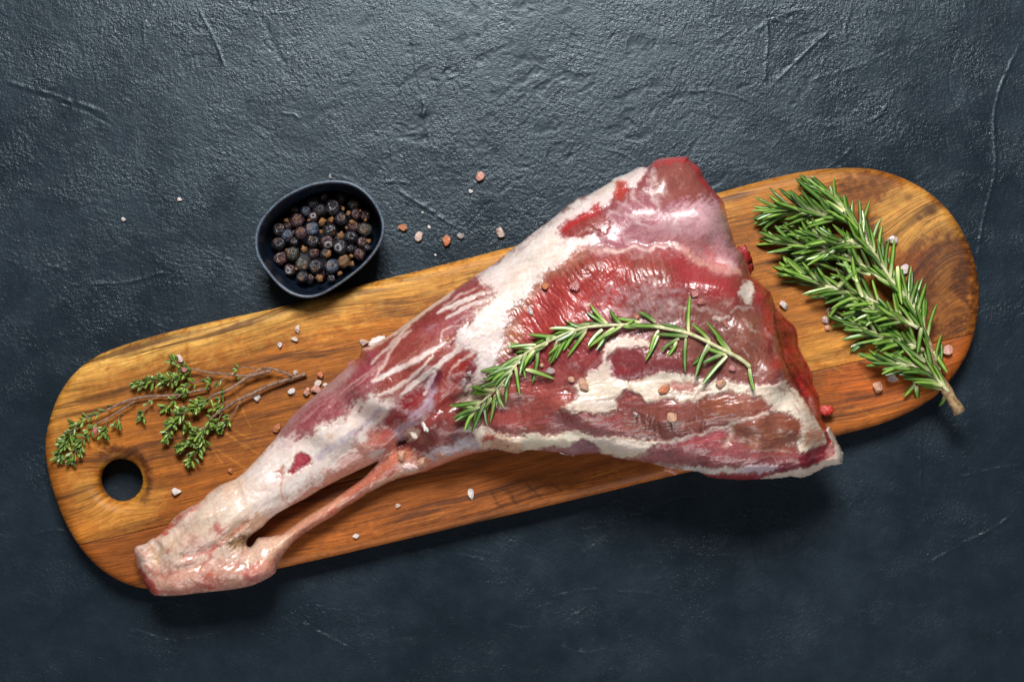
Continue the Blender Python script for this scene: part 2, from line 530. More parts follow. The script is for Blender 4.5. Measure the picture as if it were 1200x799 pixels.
def build_board():
    m, nt, bs = mat('acacia_wood')
    g = attr(nt, 'grain').outputs['Vector']
    mp = N(nt, 'ShaderNodeMapping')
    mp.inputs['Scale'].default_value = (.8, 16, 1)
    nt.links.new(g, mp.inputs[0])
    mp2 = N(nt, 'ShaderNodeMapping')
    mp2.inputs['Scale'].default_value = (1.2, 26, 1)
    nt.links.new(g, mp2.inputs[0])
    a = noise_tex(nt, mp.outputs[0], 1.3, 7, 0.7, 0.25)        # broad growth bands
    b = noise_tex(nt, mp2.outputs[0], 4.5, 4, 0.65, 0.2)       # fibres
    p = noise_tex(nt, mp2.outputs[0], 14, 2, 0.6)              # pores
    col = attr(nt, 'Col').outputs['Color']
    v = mathn(nt, 'MULTIPLY', mapr(nt, a, 0.32, 0.66, 0.58, 1.25), mapr(nt, b, 0.3, 0.7, 0.56, 1.32))
    v = mathn(nt, 'MULTIPLY', v, mapr(nt, p, 0.58, 0.70, 1.0, 0.50))
    c = mult(nt, col, v)
    dark = mapr(nt, noise_tex(nt, mp.outputs[0], 1.0, 7, 0.68, 0.5), 0.53, 0.645, 0.0, 0.78)
    c = mixc(nt, dark, c, tuple(lin((66, 36, 20))))
    nt.links.new(c, bs.inputs['Base Color'])
    nt.links.new(mapr(nt, b, 0.3, 0.7, 0.42, 0.60), bs.inputs['Roughness'])
    bs.inputs['Specular IOR Level'].default_value = 0.28
    hh = mathn(nt, 'SUBTRACT', b, mathn(nt, 'MULTIPLY', p, 0.6))
    bump(nt, hh, 0.30, 0.0006, bs)

    outline = catmull(BOARD, 3)
    xs = np.linspace(1300, -60, 120)
    jy = joint_y(xs)
    root = empty('cutting_board', (0, 0, 0))
    tag(root, 'long oval acacia wood cutting board with a round hanging hole at its left end', 'cutting board')

    dO = [outline, np.array(HOLE)]

    def clip(loop, upper):
        out = []
        s = lambda p: (joint_y(p[0]) - 0.25 - p[1]) if upper else (p[1] - joint_y(p[0]) - 0.25)
        n = len(loop)
        for i in range(n):
            p, q = loop[i], loop[(i + 1) % n]
            a_, b_ = s(p), s(q)
            if a_ >= 0: out.append(p)
            if a_ * b_ < 0:
                t = a_ / (a_ - b_)
                out.append(p + t * (q - p))
        return out

    def densify(loop):   # follow the joint's slight wave
        out = []
        n = len(loop)
        for i in range(n):
            p, q = np.array(loop[i]), np.array(loop[(i + 1) % n])
            L = np.hypot(*(q - p))
            out.append(p)
            if L > 60:
                for k in range(1, 40):
                    r = p + (q - p) * k / 40
                    off = 0.25 if abs(p[1] - joint_y(p[0]) - .25) < .4 else -0.25
                    out.append(np.array([r[0], joint_y(r[0]) + off]))
        return np.array(out)

    for upper in (True, False):
        loop = densify(clip(list(outline), upper))
        loops = [loop] + ([np.array(HOLE)] if upper else [])

        def shape(x, y, d):
            de, ins, _, _, _ = seg_dist(x, y, [outline])
            dh = np.hypot(x - 142.5, y - 562) - 25
            re = np.clip(de / 14.0, 0, 1)
            top = BT - 0.0062 * (1 - np.sqrt(np.clip(1 - (1 - re) ** 2, 0, 1)))
            rh = np.clip(dh / 15.0, 0, 1)
            top -= 0.0060 * (1 - np.sqrt(np.clip(1 - (1 - rh) ** 2, 0, 1)))
            top += 0.00016 * fbm(x / 70, y / 45, 3, 71)
            bot = np.where(np.minimum(de, dh) < 14, .0004 + (BT - .0066) * (1 - np.sqrt(np.clip(1 - (1 - np.clip(np.minimum(de, dh) / 8, 0, 1)) ** 2, 0, 1))), .0004)
            mid = np.where(np.minimum(de, dh) < 1.0, np.where(de < dh, BT - .0062, BT - .006), top - 0.00010)
            return top, bot, mid
        px, py, z, d, bott, F, _ = solid(loops, 1.6, shape)
        # colours of the wood itself
        u = (px - 600) * 0.973 - (py - 440) * 0.230
        v = (px - 600) * 0.230 + (py - 440) * 0.973        # across the board, downwards
        base = (168, 108, 50) if upper else (142, 84, 42)
        P = Painter(px, py, base)
        if upper:
            P.poly([(50, 500), (100, 420), (300, 362), (620, 285), (860, 222), (980, 196), (1010, 205), (860, 250), (600, 322), (330, 395), (140, 440), (80, 500)], (212, 172, 110), 14, 14, .75)
            P.poly([(100, 420), (300, 364), (420, 336), (410, 352), (300, 382), (150, 425), (100, 440)], (226, 192, 132), 8, 8, .7, br=.5)
            P.poly([(520, 312), (700, 262), (860, 222), (860, 232), (700, 275), (540, 322)], (206, 152, 92), 6, 5, .7)
            P.poly([(180, 480), (330, 440), (440, 415), (420, 450), (300, 520), (200, 540), (170, 520)], (140, 86, 46), 20, 16, .7, br=.4)
            P.poly([(250, 400), (420, 355), (520, 335), (480, 360), (340, 400), (260, 415)], (180, 126, 66), 10, 10, .5)
            P.poly([(60, 470), (150, 430), (190, 440), (150, 470), (90, 520), (60, 530)], (190, 134, 74), 12, 10, .6)
            P.poly([(95, 465), (130, 455), (160, 450), (150, 460), (110, 470)], (96, 58, 30), 8, 8, .5, br=.6)
            P.poly([(180, 560), (300, 520), (350, 500), (330, 560), (230, 620), (160, 650)], (136, 78, 40), 16, 12, .55, br=.3)
            P.poly([(60, 560), (110, 600), (150, 640), (120, 660), (80, 620)], (176, 120, 62), 12, 10, .6)
            # round the hanging hole
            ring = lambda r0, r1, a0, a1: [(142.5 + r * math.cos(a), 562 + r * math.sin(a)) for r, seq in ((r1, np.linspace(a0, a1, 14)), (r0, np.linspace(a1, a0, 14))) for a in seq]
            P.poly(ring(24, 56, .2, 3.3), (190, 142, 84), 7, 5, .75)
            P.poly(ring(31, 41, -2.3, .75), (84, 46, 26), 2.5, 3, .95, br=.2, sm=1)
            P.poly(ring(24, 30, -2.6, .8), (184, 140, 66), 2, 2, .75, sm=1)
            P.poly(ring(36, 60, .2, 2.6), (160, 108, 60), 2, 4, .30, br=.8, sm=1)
            # right end: knot and swirl
            P.poly([(860, 226), (950, 202), (1020, 200), (1040, 216), (1000, 236), (930, 246), (870, 260)], (178, 122, 68), 8, 8, .8)
            P.poly([(980, 212), (1030, 206), (1060, 222), (1040, 240), (1000, 244), (970, 232)], (120, 70, 36), 8, 8, .8, br=.3)
            P.poly([(1020, 246), (1060, 216), (1100, 238), (1128, 280), (1098, 280), (1066, 296), (1026, 282)], (204, 164, 108), 8, 8, .8, br=.2)
            P.poly([(1005, 255), (1024, 262), (1026, 284), (1012, 282)], (58, 34, 20), 9, 8, .9, br=.2)
            P.poly([(1070, 290), (1130, 276), (1146, 330), (1140, 375), (1100, 380), (1060, 352), (1056, 316)], (98, 56, 34), 12, 10, .92, br=.2)
            P.poly([(1050, 300), (1080, 292), (1078, 330), (1050, 350), (1040, 330)], (152, 82, 42), 8, 8, .7)
            P.poly([(1112, 310), (1128, 300), (1136, 350), (1122, 368), (1110, 352)], (66, 38, 24), 8, 8, .8, br=.3)
            P.poly([(1096, 306), (1112, 296), (1110, 340), (1100, 362), (1090, 350)], (178, 126, 76), 6, 8, .7, br=.4)
            P.poly([(1080, 372), (1120, 352), (1126, 366), (1090, 384)], (178, 120, 68), 4, 5, .7)
            P.poly([(1020, 380), (1080, 380), (1130, 372), (1140, 392), (1050, 404)], (76, 42, 26), 8, 6, .75)
            P.poly([(1030, 330), (1070, 290), (1120, 270), (1146, 330), (1142, 376), (1090, 384), (1040, 380)], (78, 44, 26), 16, 14, .5, br=.4)
            P.poly([(985, 206), (1030, 200), (1060, 214), (1030, 232), (995, 230)], (84, 48, 26), 9, 9, .5, br=.5)
            P.poly([(60, 500), (54, 540), (70, 600), (100, 645), (84, 600), (70, 550)], (120, 72, 36), 6, 5, .5)
            P.spot(1087, 248, 7, (84, 54, 32), .85)
            P.spot(1074, 257, 4, (110, 70, 42), .8)
            P.spot(1060, 232, 4, (120, 80, 48), .6)
            P.poly([(860, 300), (930, 290), (960, 330), (980, 420), (930, 440), (930, 380), (900, 335)], (178, 122, 66), 12, 12, .6)
            P.poly([(940, 400), (990, 380), (1040, 396), (980, 425), (945, 432)], (204, 154, 90), 10, 10, .65)
            for k in range(7):
                yy = 262 + 16 * k
                P.line([(858, yy + 10), (880, yy), (915, yy - 9), (940, yy - 12)], 2.5, (92, 58, 34), 1.5, 5, .55, taper=.8)
        else:
            P.poly([(300, 650), (460, 606), (660, 560), (900, 505), (1090, 450), (1110, 455), (980, 512), (700, 580), (440, 641), (330, 667)], (196, 122, 66), 8, 7, .6)
            P.poly([(560, 560), (760, 520), (940, 470), (1060, 440), (1000, 470), (780, 540), (600, 575)], (150, 86, 44), 10, 10, .5, br=.4)
            P.poly([(330, 640), (600, 575), (760, 540), (700, 560), (400, 640)], (126, 70, 40), 8, 8, .5, br=.5)
            P.poly([(980, 430), (1100, 400), (1140, 396), (1110, 440), (1040, 470), (980, 470)], (180, 100, 52), 12, 10, .9)
            for (x0, y0, x1, y1) in ((574, 574, 584, 588), (588, 571, 606, 589), (596, 573, 600, 580), (617, 567, 634, 582), (646, 566, 656, 574), (580, 588, 588, 592)):
                P.line([(x0, y0), ((x0 + x1) / 2 + 1, (y0 + y1) / 2 - 1), (x1, y1)], 2.4, (70, 40, 24), 1.2, 2, .6)
        for (x0, y0, x1, y1) in ((262, 503, 306, 531), (247, 519, 290, 548), (263, 503, 290, 524), (270, 500, 300, 516), (246, 518, 262, 540), (278, 460, 296, 500), (370, 650, 384, 664), (1000, 476, 1020, 487),
                                 (960, 420, 985, 436), (1010, 440, 1016, 446), (70, 470, 90, 490), (100, 516, 130, 530), (500, 610, 520, 600), (690, 560, 720, 548), (330, 420, 380, 405)):
            P.line([(x0, y0), (x1, y1)], 1.3, (206, 150, 84), .8, .4, .55, -.0)
        # grain coordinates: along the plank, bending round the knot at the right end
        bend = np.exp(-(((px - 1085) / 75) ** 2 + ((py - 300) / 75) ** 2))
        gv = v + 13 * fbm(u / 300, v / 150, 2, 77 + upper) + bend * (0.75 * u - 340)
        gu = u + bend * (-.5 * v)
        hole_b = np.exp(-(np.clip(np.hypot(px - 142, py - 562) - 20, 0, 99) / 20) ** 2)
        gv = gv + hole_b * 12 * np.sin(np.arctan2(py - 562, px - 142))
        grain = np.stack([gu / 200, gv / 200, np.full(len(px), 3.0 * upper) + z * 30], 1)
        X, Y = unproject(px, py, 0.013)
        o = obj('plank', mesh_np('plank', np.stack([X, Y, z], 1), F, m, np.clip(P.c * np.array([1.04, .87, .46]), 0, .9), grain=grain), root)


build_board()

# ------------------------------------------------------------------ the leg of lamb
LEG = [(157, 650), (158, 642), (163, 638), (172, 636), (176, 632), (183, 628), (191, 622), (198, 613), (210, 602), (220, 595), (238, 585), (242, 579), (258, 569), (276, 561), (290, 549), (306, 532),
       (320, 516), (328, 506), (338, 492), (356, 474), (376, 457), (398, 438), (409, 428), (421, 418), (425, 408), (436, 405), (450, 397), (464, 388), (482, 374), (500, 362), (520, 348), (540, 334),
       (560, 321), (580, 308), (596, 295), (608, 286), (626, 272), (644, 259), (660, 245), (678, 232), (690, 228), (710, 217), (720, 210), (734, 204), (748, 196), (758, 196), (768, 188), (782, 185),
       (804, 183.5), (808, 187), (820, 197), (824, 208), (836, 223), (846, 234), (850, 244), (854, 260), (859, 278), (863, 290), (870, 296), (876, 310), (880, 323), (890, 330), (902, 342), (907, 354),
       (916, 368), (930, 380), (935, 392), (936, 406), (944, 422), (952, 438), (953, 450), (960, 464), (961, 476), (963, 490), (970, 500), (973, 500), (980, 518), (986, 530), (986, 543), (970, 545),
       (956, 552), (938, 559), (926, 558), (912, 560), (892, 561), (872, 562), (850, 561), (828, 558), (818, 553), (800, 550), (772, 545), (750, 541), (722, 536), (702, 531), (678, 532), (668, 534),
       (656, 530), (634, 528), (616, 527), (608, 532), (597, 530), (584, 527), (570, 528), (550, 533), (530, 540), (500, 551), (466, 561), (442, 572), (418, 586), (398, 599), (390, 605), (366, 619),
       (350, 630), (336, 644), (326, 660), (322, 671), (311, 679), (298, 685), (270, 690), (230, 695), (198, 698), (180, 697), (174, 690), (168, 682), (164, 672), (160, 661)]
GAP = [(289, 638), (291, 631), (298, 624), (308, 617), (313, 611), (324, 602), (342, 592), (360, 583), (376, 573), (402, 559.5), (418, 552), (438, 543), (441.5, 542.5), (427, 559), (404, 575.5), (384, 589.5),
       (367, 600), (343, 616), (327, 626), (310, 629), (302, 630), (298, 636), (293, 641)]
CUT = [(880, 323), (899, 338), (905, 356), (907, 380), (912, 404), (918, 424), (928, 448), (943, 470), (955, 490), (965, 508), (970, 522)]     # upper rim of the cut face
RIDGE = [(680, 291), (710, 294), (732, 294), (744, 287), (758, 294), (772, 288), (788, 288), (800, 292), (812, 302), (830, 311), (850, 317), (868, 319), (882, 324)]

# height of the crown above the board (mm), edge rounding (px), underside lift (mm)
CTRL = [(170, 660, 22, 26, 2), (215, 640, 30, 36, 2), (250, 610, 32, 34, 1), (240, 670, 26, 30, 3), (300, 580, 28, 40, 1), (300, 655, 24, 20, 4), (330, 630, 20, 17, 4), (360, 608, 17, 13, 4),
        (400, 582, 16, 12, 4), (440, 560, 17, 14, 4), (350, 545, 25, 44, 1), (400, 500, 34, 50, 1), (420, 540, 25, 34, 1), (440, 520, 31, 40, 1), (480, 540, 21, 30, 3), (450, 455, 50, 55, 1),
        (510, 410, 57, 62, 1), (500, 480, 48, 45, 1), (540, 500, 42, 36, 3), (540, 525, 32, 26, 4), (560, 380, 60, 68, 1), (600, 330, 58, 64, 2), (600, 440, 62, 55, 2), (600, 500, 50, 40, 3),
        (660, 275, 56, 56, 4), (700, 240, 52, 46, 6), (760, 215, 50, 34, 10), (810, 205, 46, 28, 14), (760, 260, 57, 44, 4), (820, 260, 56, 34, 4), (845, 290, 50, 24, 4), (700, 330, 67, 60, 2),
        (760, 340, 71, 60, 2), (840, 350, 70, 50, 2), (690, 400, 70, 60, 2), (780, 410, 73, 60, 2), (870, 400, 72, 44, 2), (895, 400, 69, 40, 2), (900, 440, 71, 44, 2), (680, 470, 66, 48, 4),
        (780, 480, 69, 50, 4), (880, 480, 70, 50, 4), (930, 490, 64, 46, 4), (660, 515, 55, 36, 8), (760, 520, 60, 38, 10), (860, 530, 60, 36, 12), (930, 535, 54, 30, 14), (975, 535, 34, 12, 16),
        (925, 400, 45, 20, 3), (945, 450, 42, 20, 3), (900, 350, 52, 24, 2)]


def build_leg():
    ctrl = np.array(CTRL, float)
    outer = catmull(LEG, 2)
    t = np.arange(len(outer))
    outer = outer + np.stack([noise2(t * .35, t * 0 + 2), noise2(t * .35, t * 0 + 9)], 1) * 1.3
    loops = [outer, catmull(GAP, 2)]
    cutp = np.array(CUT)

    def field(x, y):
        W = 0
        S = np.zeros((3, len(x)))
        for c in ctrl:
            w = 1.0 / (((x - c[0]) ** 2 + (y - c[1]) ** 2) / 500. + 0.6) ** 2.2
            W = W + w
            for k in range(3): S[k] += w * c[2 + k]
        return S / W

    def shape(x, y, d):
        H, r, lift = field(x, y)
        tt = np.clip(d / r, 0, 1)
        e = (1 - (1 - tt) ** 2.15) ** (1 / 2.15)
        mid = np.clip(H * 0.42, 5, 30) + lift * .4
        zt = mid + (H - mid) * e
        zb = mid - (mid - lift) * np.clip((1 - (1 - np.clip(d / (r * .55), 0, 1)) ** 2.0), 0, 1) ** .5
        zb = np.maximum(zb, .3)
        return BT + zt * .001, BT + zb * .001, BT + mid * .001

    px, py, z, d, bott, F, grid = solid(loops, 0.95, shape)
    H, _, _ = field(px, py)
    top = ~bott & (d > 0)
    P = Painter(px, py, (150, 74, 72))
    n = fbm(px / 22, py / 22, 4, 3)

    # ---- striation fields at fixed angles
    def stria(deg, lon, lat, seed):
        a = R(deg)
        wv = P.wx * 5
        u, v = px * math.cos(a) + py * math.sin(a), -px * math.sin(a) + py * math.cos(a)
        return fbm((u + wv) / lon, (v + P.wy * 2.0) / lat, 3, seed, .55)
    st_leg = stria(-40, 60, 3.2, 101)
    st_a, st_b, st_c = stria(54, 44, 2.9, 111), stria(72, 46, 3.0, 112), stria(102, 40, 3.0, 113)
    st_low = stria(-10, 46, 3.1, 121)
    st_low2 = stria(96, 14, 4.0, 122)
    st_right = stria(58, 50, 4.5, 131)

    def zone(pts, soft=14):
        Q = catmull(pts, 2)
        dd, ins, _, _, _ = seg_dist(px, py, [Q])
        return sstep(-soft, soft, np.where(ins, dd, -dd))
    FATCAP = [(560, 321), (580, 308), (608, 286), (654, 251), (690, 228), (720, 208), (740, 198), (758, 195), (750, 212), (736, 219), (722, 216), (720, 230), (710, 243), (693, 245), (660, 263), (655, 272),
              (664, 281), (696, 271), (712, 283), (730, 291), (690, 288), (674, 296), (660, 308), (640, 319), (622, 342), (612, 353), (594, 364), (598, 374), (594, 386), (588, 408), (580, 426),
              (570, 438), (562, 455), (545, 466), (556, 440), (562, 420), (550, 411), (538, 402), (530, 396), (544, 382), (568, 358), (582, 342), (566, 332)]
    MAIN = [(684, 290), (674, 296), (640, 319), (622, 342), (594, 364), (596, 386), (588, 408), (580, 426), (600, 440), (680, 440), (780, 444), (880, 452), (918, 448), (930, 446), (920, 424), (914, 404),
            (908, 380), (905, 356), (899, 338), (880, 323), (850, 317), (830, 311), (812, 302), (800, 292), (788, 288), (758, 293), (732, 294), (710, 294)]
    RUMP = [(656, 256), (700, 232), (740, 205), (768, 186), (806, 182), (826, 205), (850, 240), (862, 290), (868, 319), (830, 311), (800, 292), (758, 294), (710, 294), (684, 288), (656, 282)]
    z_main, z_rump = zone(MAIN), zone(RUMP, 8)
    dcut, _, ncx, ncy, _ = seg_dist(px, py, [catmull(CUT, 4, False)], closed=False, nearest=True)
    # which side of the rim: the cut face lies outside (towards larger x)
    cutface_poly = np.array(CUT + [(975, 520), (966, 492), (963, 476), (962, 464), (956, 450), (955, 438), (946, 420), (938, 406), (937, 390), (932, 379), (918, 367), (908, 353), (903, 341), (892, 329)], float)
    dd, ins, _, _, _ = seg_dist(px, py, [cutface_poly])
    z_cut = sstep(-1.0, 1.6, np.where(ins, dd, -dd))

    # ================= colours =================
    FAT, CREAM, PINKFAT = (240, 228, 225), (236, 220, 200), (226, 194, 182)
    # upper shin muscle under a thin skin
    P.poly([(322, 512), (338, 490), (376, 455), (412, 425), (450, 395), (500, 360), (530, 340), (580, 306), (600, 340), (560, 420), (520, 470), (470, 500), (430, 480), (390, 494), (350, 514)], (158, 78, 74), 4, 2)
    P.poly([(322, 512), (338, 490), (376, 455), (412, 425), (440, 402), (450, 440), (436, 462), (414, 474), (406, 486), (388, 495), (366, 506), (348, 514)], (160, 78, 88), 4, 3)
    P.line([(318, 520), (340, 491), (378, 457), (410, 430)], 12, (196, 164, 172), 6, 3, .75)  # pale membrane along the outline, its sheen painted into the colour
    P.poly([(384, 452), (408, 428), (416, 430), (406, 446), (380, 466)], (206, 176, 176), 3, 4, .55, br=.5)
    for k in range(16):
        t0 = k / 15
        x0, y0 = 336 + 100 * t0 + rng.uniform(-8, 8), 500 - 64 * t0 + rng.uniform(-6, 10)
        L = rng.uniform(25, 60)
        P.line([(x0, y0), (x0 + L * .5, y0 - L * .36 - 2), (x0 + L, y0 - L * .78)], rng.uniform(.8, 2.0), (214, 172, 172), 1, 2, rng.uniform(.25, .6), .02)  # membrane streaks on the shin with their sheen painted in
    # shank: white tendinous skin
    P.poly([(150, 660), (160, 630), (200, 606), (260, 562), (306, 530), (324, 512), (350, 513), (370, 504), (390, 494), (408, 485), (414, 473), (436, 462), (446, 458), (462, 470), (450, 490), (430, 510), (446, 540),
            (400, 566), (345, 596), (310, 622), (290, 632), (330, 640), (330, 672), (250, 700), (170, 704)], (240, 228, 222), 4, 5, 1, .35, halo=.35)
    P.poly([(150, 640), (200, 606), (250, 566), (290, 560), (310, 600), (290, 630), (330, 640), (330, 672), (250, 700), (170, 704), (150, 670)], (240, 216, 200), 18, 8, .85)
    P.poly([(230, 600), (262, 572), (290, 566), (300, 590), (270, 612), (238, 622)], (242, 228, 212), 10, 6, .8)
    P.poly([(200, 640), (232, 600), (262, 596), (258, 612), (232, 636), (212, 652)], (238, 212, 178), 8, 6, .45, br=.3)
    P.poly([(176, 660), (190, 636), (206, 630), (200, 650), (186, 668)], (236, 204, 164), 6, 6, .5, br=.4)
    P.poly([(300, 585), (330, 565), (345, 580), (320, 602), (300, 612)], (244, 234, 228), 8, 5, .8)
    P.poly([(255, 630), (280, 612), (308, 600), (312, 612), (290, 622), (272, 628)], (226, 186, 150), 5, 4, .8)
    P.poly([(170, 690), (180, 668), (230, 662), (290, 655), (322, 640), (328, 660), (320, 676), (270, 694), (190, 702)], (232, 176, 156), 9, 6, .75)
    P.poly([(172, 700), (176, 690), (240, 686), (310, 672), (318, 676), (270, 694)], (222, 150, 130), 4, 3, .6)
    P.poly([(300, 670), (314, 650), (330, 640), (326, 664), (316, 677)], (226, 140, 122), 5, 4, .6)
    for (pts, w, c, a) in [
        ([(184, 628), (194, 622), (200, 616)], 5, (196, 40, 34), .9), ([(198, 618), (216, 602), (232, 591)], 3.5, (206, 84, 70), .7), ([(204, 612), (214, 606)], 2, (120, 30, 28), .5),
        ([(250, 642), (262, 634), (276, 622), (292, 609)], 3.0, (204, 70, 52), .75), ([(214, 652), (232, 649), (246, 646), (254, 638)], 4, (208, 92, 88), .7), ([(246, 640), (254, 636)], 3, (180, 50, 44), .6),
        ([(236, 668), (240, 660), (246, 650)], 1.6, (198, 60, 50), .7), ([(164, 668), (168, 678), (176, 688)], 7, (178, 34, 30), .8), ([(165, 670), (170, 680)], 3, (90, 14, 14), .7),
        ([(170, 664), (182, 672), (204, 672)], 3, (206, 88, 76), .6), ([(199, 648), (200, 642)], 2, (190, 40, 36), .8), ([(166, 672), (172, 686), (182, 696)], 10, (190, 52, 44), .7), ([(160, 650), (162, 660)], 5, (206, 110, 96), .6), ([(188, 622), (200, 612)], 6, (200, 60, 48), .6), ([(180, 694), (210, 692), (250, 688)], 4, (206, 96, 84), .5), ([(276, 664), (282, 652), (294, 640)], 2, (206, 76, 70), .6),
        ([(220, 659), (224, 657)], 2.5, (206, 70, 64), .6), ([(300, 664), (312, 652)], 5, (222, 104, 92), .6), ([(165, 642), (172, 650), (176, 640)], 2, (214, 120, 104), .6), ([(174, 640), (182, 650), (188, 644)], 3, (214, 178, 120), .6),
    ]: P.line(pts, w, c, 2, 4, a)
    P.poly([(230, 686), (234, 678), (252, 672), (258, 680), (246, 688)], (190, 62, 70), 4, 5, .75, br=.4)
    P.poly([(286, 680), (288, 668), (300, 668), (302, 678), (294, 684)], (200, 74, 82), 4, 5, .75, br=.4)
    P.poly([(236, 674), (250, 670), (258, 674), (250, 678)], (224, 120, 80), 4, 4, .5)
    P.poly([(248, 622), (252, 614), (262, 616), (258, 626)], (212, 122, 116), 3, 4, .8)
    P.poly([(218, 642), (226, 626), (238, 634), (236, 646)], (226, 178, 168), 6, 5, .7)
    P.poly([(266, 640), (270, 631), (286, 628), (293, 634), (290, 642), (278, 643)], (128, 98, 30), 5, 1, .9, -3)
    P.poly([(284, 638), (288, 630), (296, 628), (294, 640)], (52, 34, 14), 4, 1, .8, -2)
    P.line([(332, 560), (330, 580), (340, 594)], 2.2, (222, 170, 150), 1.5, 2, .7, -.4)
    P.line([(344, 530), (338, 548), (334, 570)], 3, (244, 232, 222), 2, 2, .7, .4)
    P.poly([(256, 576), (270, 564), (284, 568), (270, 580)], (222, 190, 160), 5, 4, .55)
    # shank underside pinks
    P.poly([(442, 546), (402, 564), (376, 578), (342, 594), (352, 580), (380, 556), (410, 530), (434, 508), (456, 494), (474, 506), (468, 524), (452, 536)], (206, 136, 118), 6, 6, .85, -.3)
    P.poly([(440, 520), (456, 498), (474, 504), (462, 522), (446, 534)], (198, 92, 92), 5, 6, .7, br=.3)
    P.line([(352, 588), (390, 566), (430, 544)], 6, (230, 188, 160), 3, 4, .7)
    P.poly([(434, 538), (440, 528), (450, 526), (444, 536)], (226, 214, 214), 2, 3, .8)
    # blue veins under the skin, windows of flesh
    P.line([(372, 536), (392, 522), (412, 508), (430, 496), (446, 482)], 7, (176, 170, 190), 3, 3, .75, -.3, br=.3)
    P.line([(416, 510), (424, 500)], 3, (150, 80, 100), 1.5, 2, .6)
    P.line([(424, 476), (421, 482)], 3, (190, 120, 116), 1, 1, .8)
    P.spot(387, 510, 3, (236, 206, 180), .6)
    P.poly([(350, 531), (358, 532), (366, 540), (356, 549), (339, 555), (342, 544)], (164, 58, 74), 1.6, 2, 1, -1.0)
    P.poly([(346, 546), (350, 535), (358, 540), (352, 548)], (196, 90, 104), 2.5, 3, .6)
    P.poly([(321, 559), (324, 552), (332, 547), (333, 555), (328, 560)], (206, 146, 132), 2, 2, .9, -.4)
    P.poly([(324, 520), (336, 508), (350, 511), (346, 520), (334, 526)], (228, 206, 208), 3, 5, .7, br=.5)
    # mid leg: brown muscle crossed by pale bands
    P.poly([(440, 462), (446, 446), (470, 405), (500, 380), (530, 392), (536, 404), (510, 420), (474, 452), (456, 468)], (156, 78, 70), 5, 3, .9)
    P.poly([(486, 384), (500, 366), (530, 346), (556, 326), (566, 332), (548, 352), (520, 372), (498, 390)], (154, 72, 72), 3, 3, .9)
    P.poly([(494, 392), (520, 374), (550, 360), (560, 366), (540, 384), (516, 396)], (182, 112, 122), 5, 4, .7, br=.3)
    P.poly([(450, 492), (470, 470), (500, 446), (506, 440), (496, 462), (478, 484), (460, 498)], (150, 44, 50), 3, 2, .95)
    P.poly([(462, 504), (486, 482), (504, 456), (508, 448), (513, 456), (512, 470), (500, 483), (482, 500), (468, 518)], (186, 164, 182), 4, 4, .9, .2)
    P.poly([(505, 446), (512, 434), (518, 438), (514, 450), (508, 456)], (106, 26, 62), 3, 3, .8)
    P.poly([(514, 452), (526, 428), (546, 414), (558, 418), (550, 440), (536, 462), (516, 478), (510, 468)], (174, 58, 54), 3, 3, .9)
    P.poly([(546, 430), (562, 416), (564, 430), (556, 450), (546, 458)], (112, 32, 52), 4, 4, .8)
    P.line([(514, 468), (522, 446), (534, 430)], 3, (196, 92, 70), 2, 3, .6)
    for (pts, w, c, a) in [
        ([(437, 448), (462, 434), (494, 418), (524, 401)], 6, FAT, .95), ([(437, 446), (450, 426), (463, 404), (482, 387)], 3.5, (230, 200, 192), .8),
        ([(442, 463), (458, 457), (478, 446), (508, 417)], 4.5, (232, 212, 206), .9), ([(470, 462), (490, 446), (512, 430), (536, 409), (550, 400)], 6, FAT, .92),
        ([(496, 462), (505, 446), (509, 438)], 5, (216, 196, 206), .8), ([(516, 402), (517, 391), (524, 384), (540, 381)], 1.4, (232, 210, 206), .8),
        ([(434, 426), (452, 410), (470, 392), (484, 376)], 4, (226, 204, 196), .75), ([(452, 398), (482, 375), (510, 356), (532, 341)], 6, (230, 214, 204), .85),
        ([(513, 367), (536, 354), (566, 344)], 4, FAT, .9), ([(523, 373), (546, 360), (572, 350)], 4.5, FAT, .85), ([(530, 362), (552, 350), (576, 340)], 2.5, (238, 222, 214), .8),
        ([(520, 358), (540, 345), (560, 338)], 1.6, (232, 208, 204), .7), ([(536, 404), (548, 396), (566, 392)], 6, FAT, .9), ([(526, 436), (544, 420), (566, 410)], 3, (236, 216, 208), .7),
        ([(424, 410), (440, 404), (452, 398)], 4, (234, 216, 208), .6), ([(498, 388), (512, 380)], 3, (196, 140, 156), .6), ([(532, 378), (556, 366)], 1.4, (232, 206, 206), .6),
    ]: P.line(pts, w * 1.1, c, 1.1, 1.8, min(1, a * 1.15), .5, .5)
    for k in range(26):
        t0 = rng.uniform(0, 1)
        x0, y0 = 440 + 110 * t0, 440 - 78 * t0 + rng.uniform(-10, 42)
        L = rng.uniform(14, 40)
        P.line([(x0, y0), (x0 + L * .5, y0 - L * .32), (x0 + L, y0 - L * .72)], rng.uniform(.7, 1.6), (222, 178, 172), .8, 2, rng.uniform(.15, .5))
    # dark cleft between shin and tendon
    P.poly([(464, 523), (470, 515), (479, 509), (478, 515), (470, 523)], (70, 24, 24), 2, 1, .9, -3)
    P.poly([(474, 516), (500, 496), (530, 490), (548, 492), (560, 500), (530, 524), (500, 534), (482, 530)], (132, 62, 58), 4, 5, .85, br=.2)
    P.poly([(478, 500), (490, 506), (486, 516), (476, 514)], (232, 200, 186), 2, 4, .8, 1)
    # the membrane over the hamstring, tendon
    P.poly([(496, 532), (520, 522), (550, 512), (572, 508), (574, 522), (552, 531), (520, 541), (500, 546)], (198, 192, 202), 4, 4, .9)
    P.poly([(520, 508), (544, 496), (556, 500), (552, 510), (530, 516)], (84, 56, 62), 5, 5, .6, br=.5)
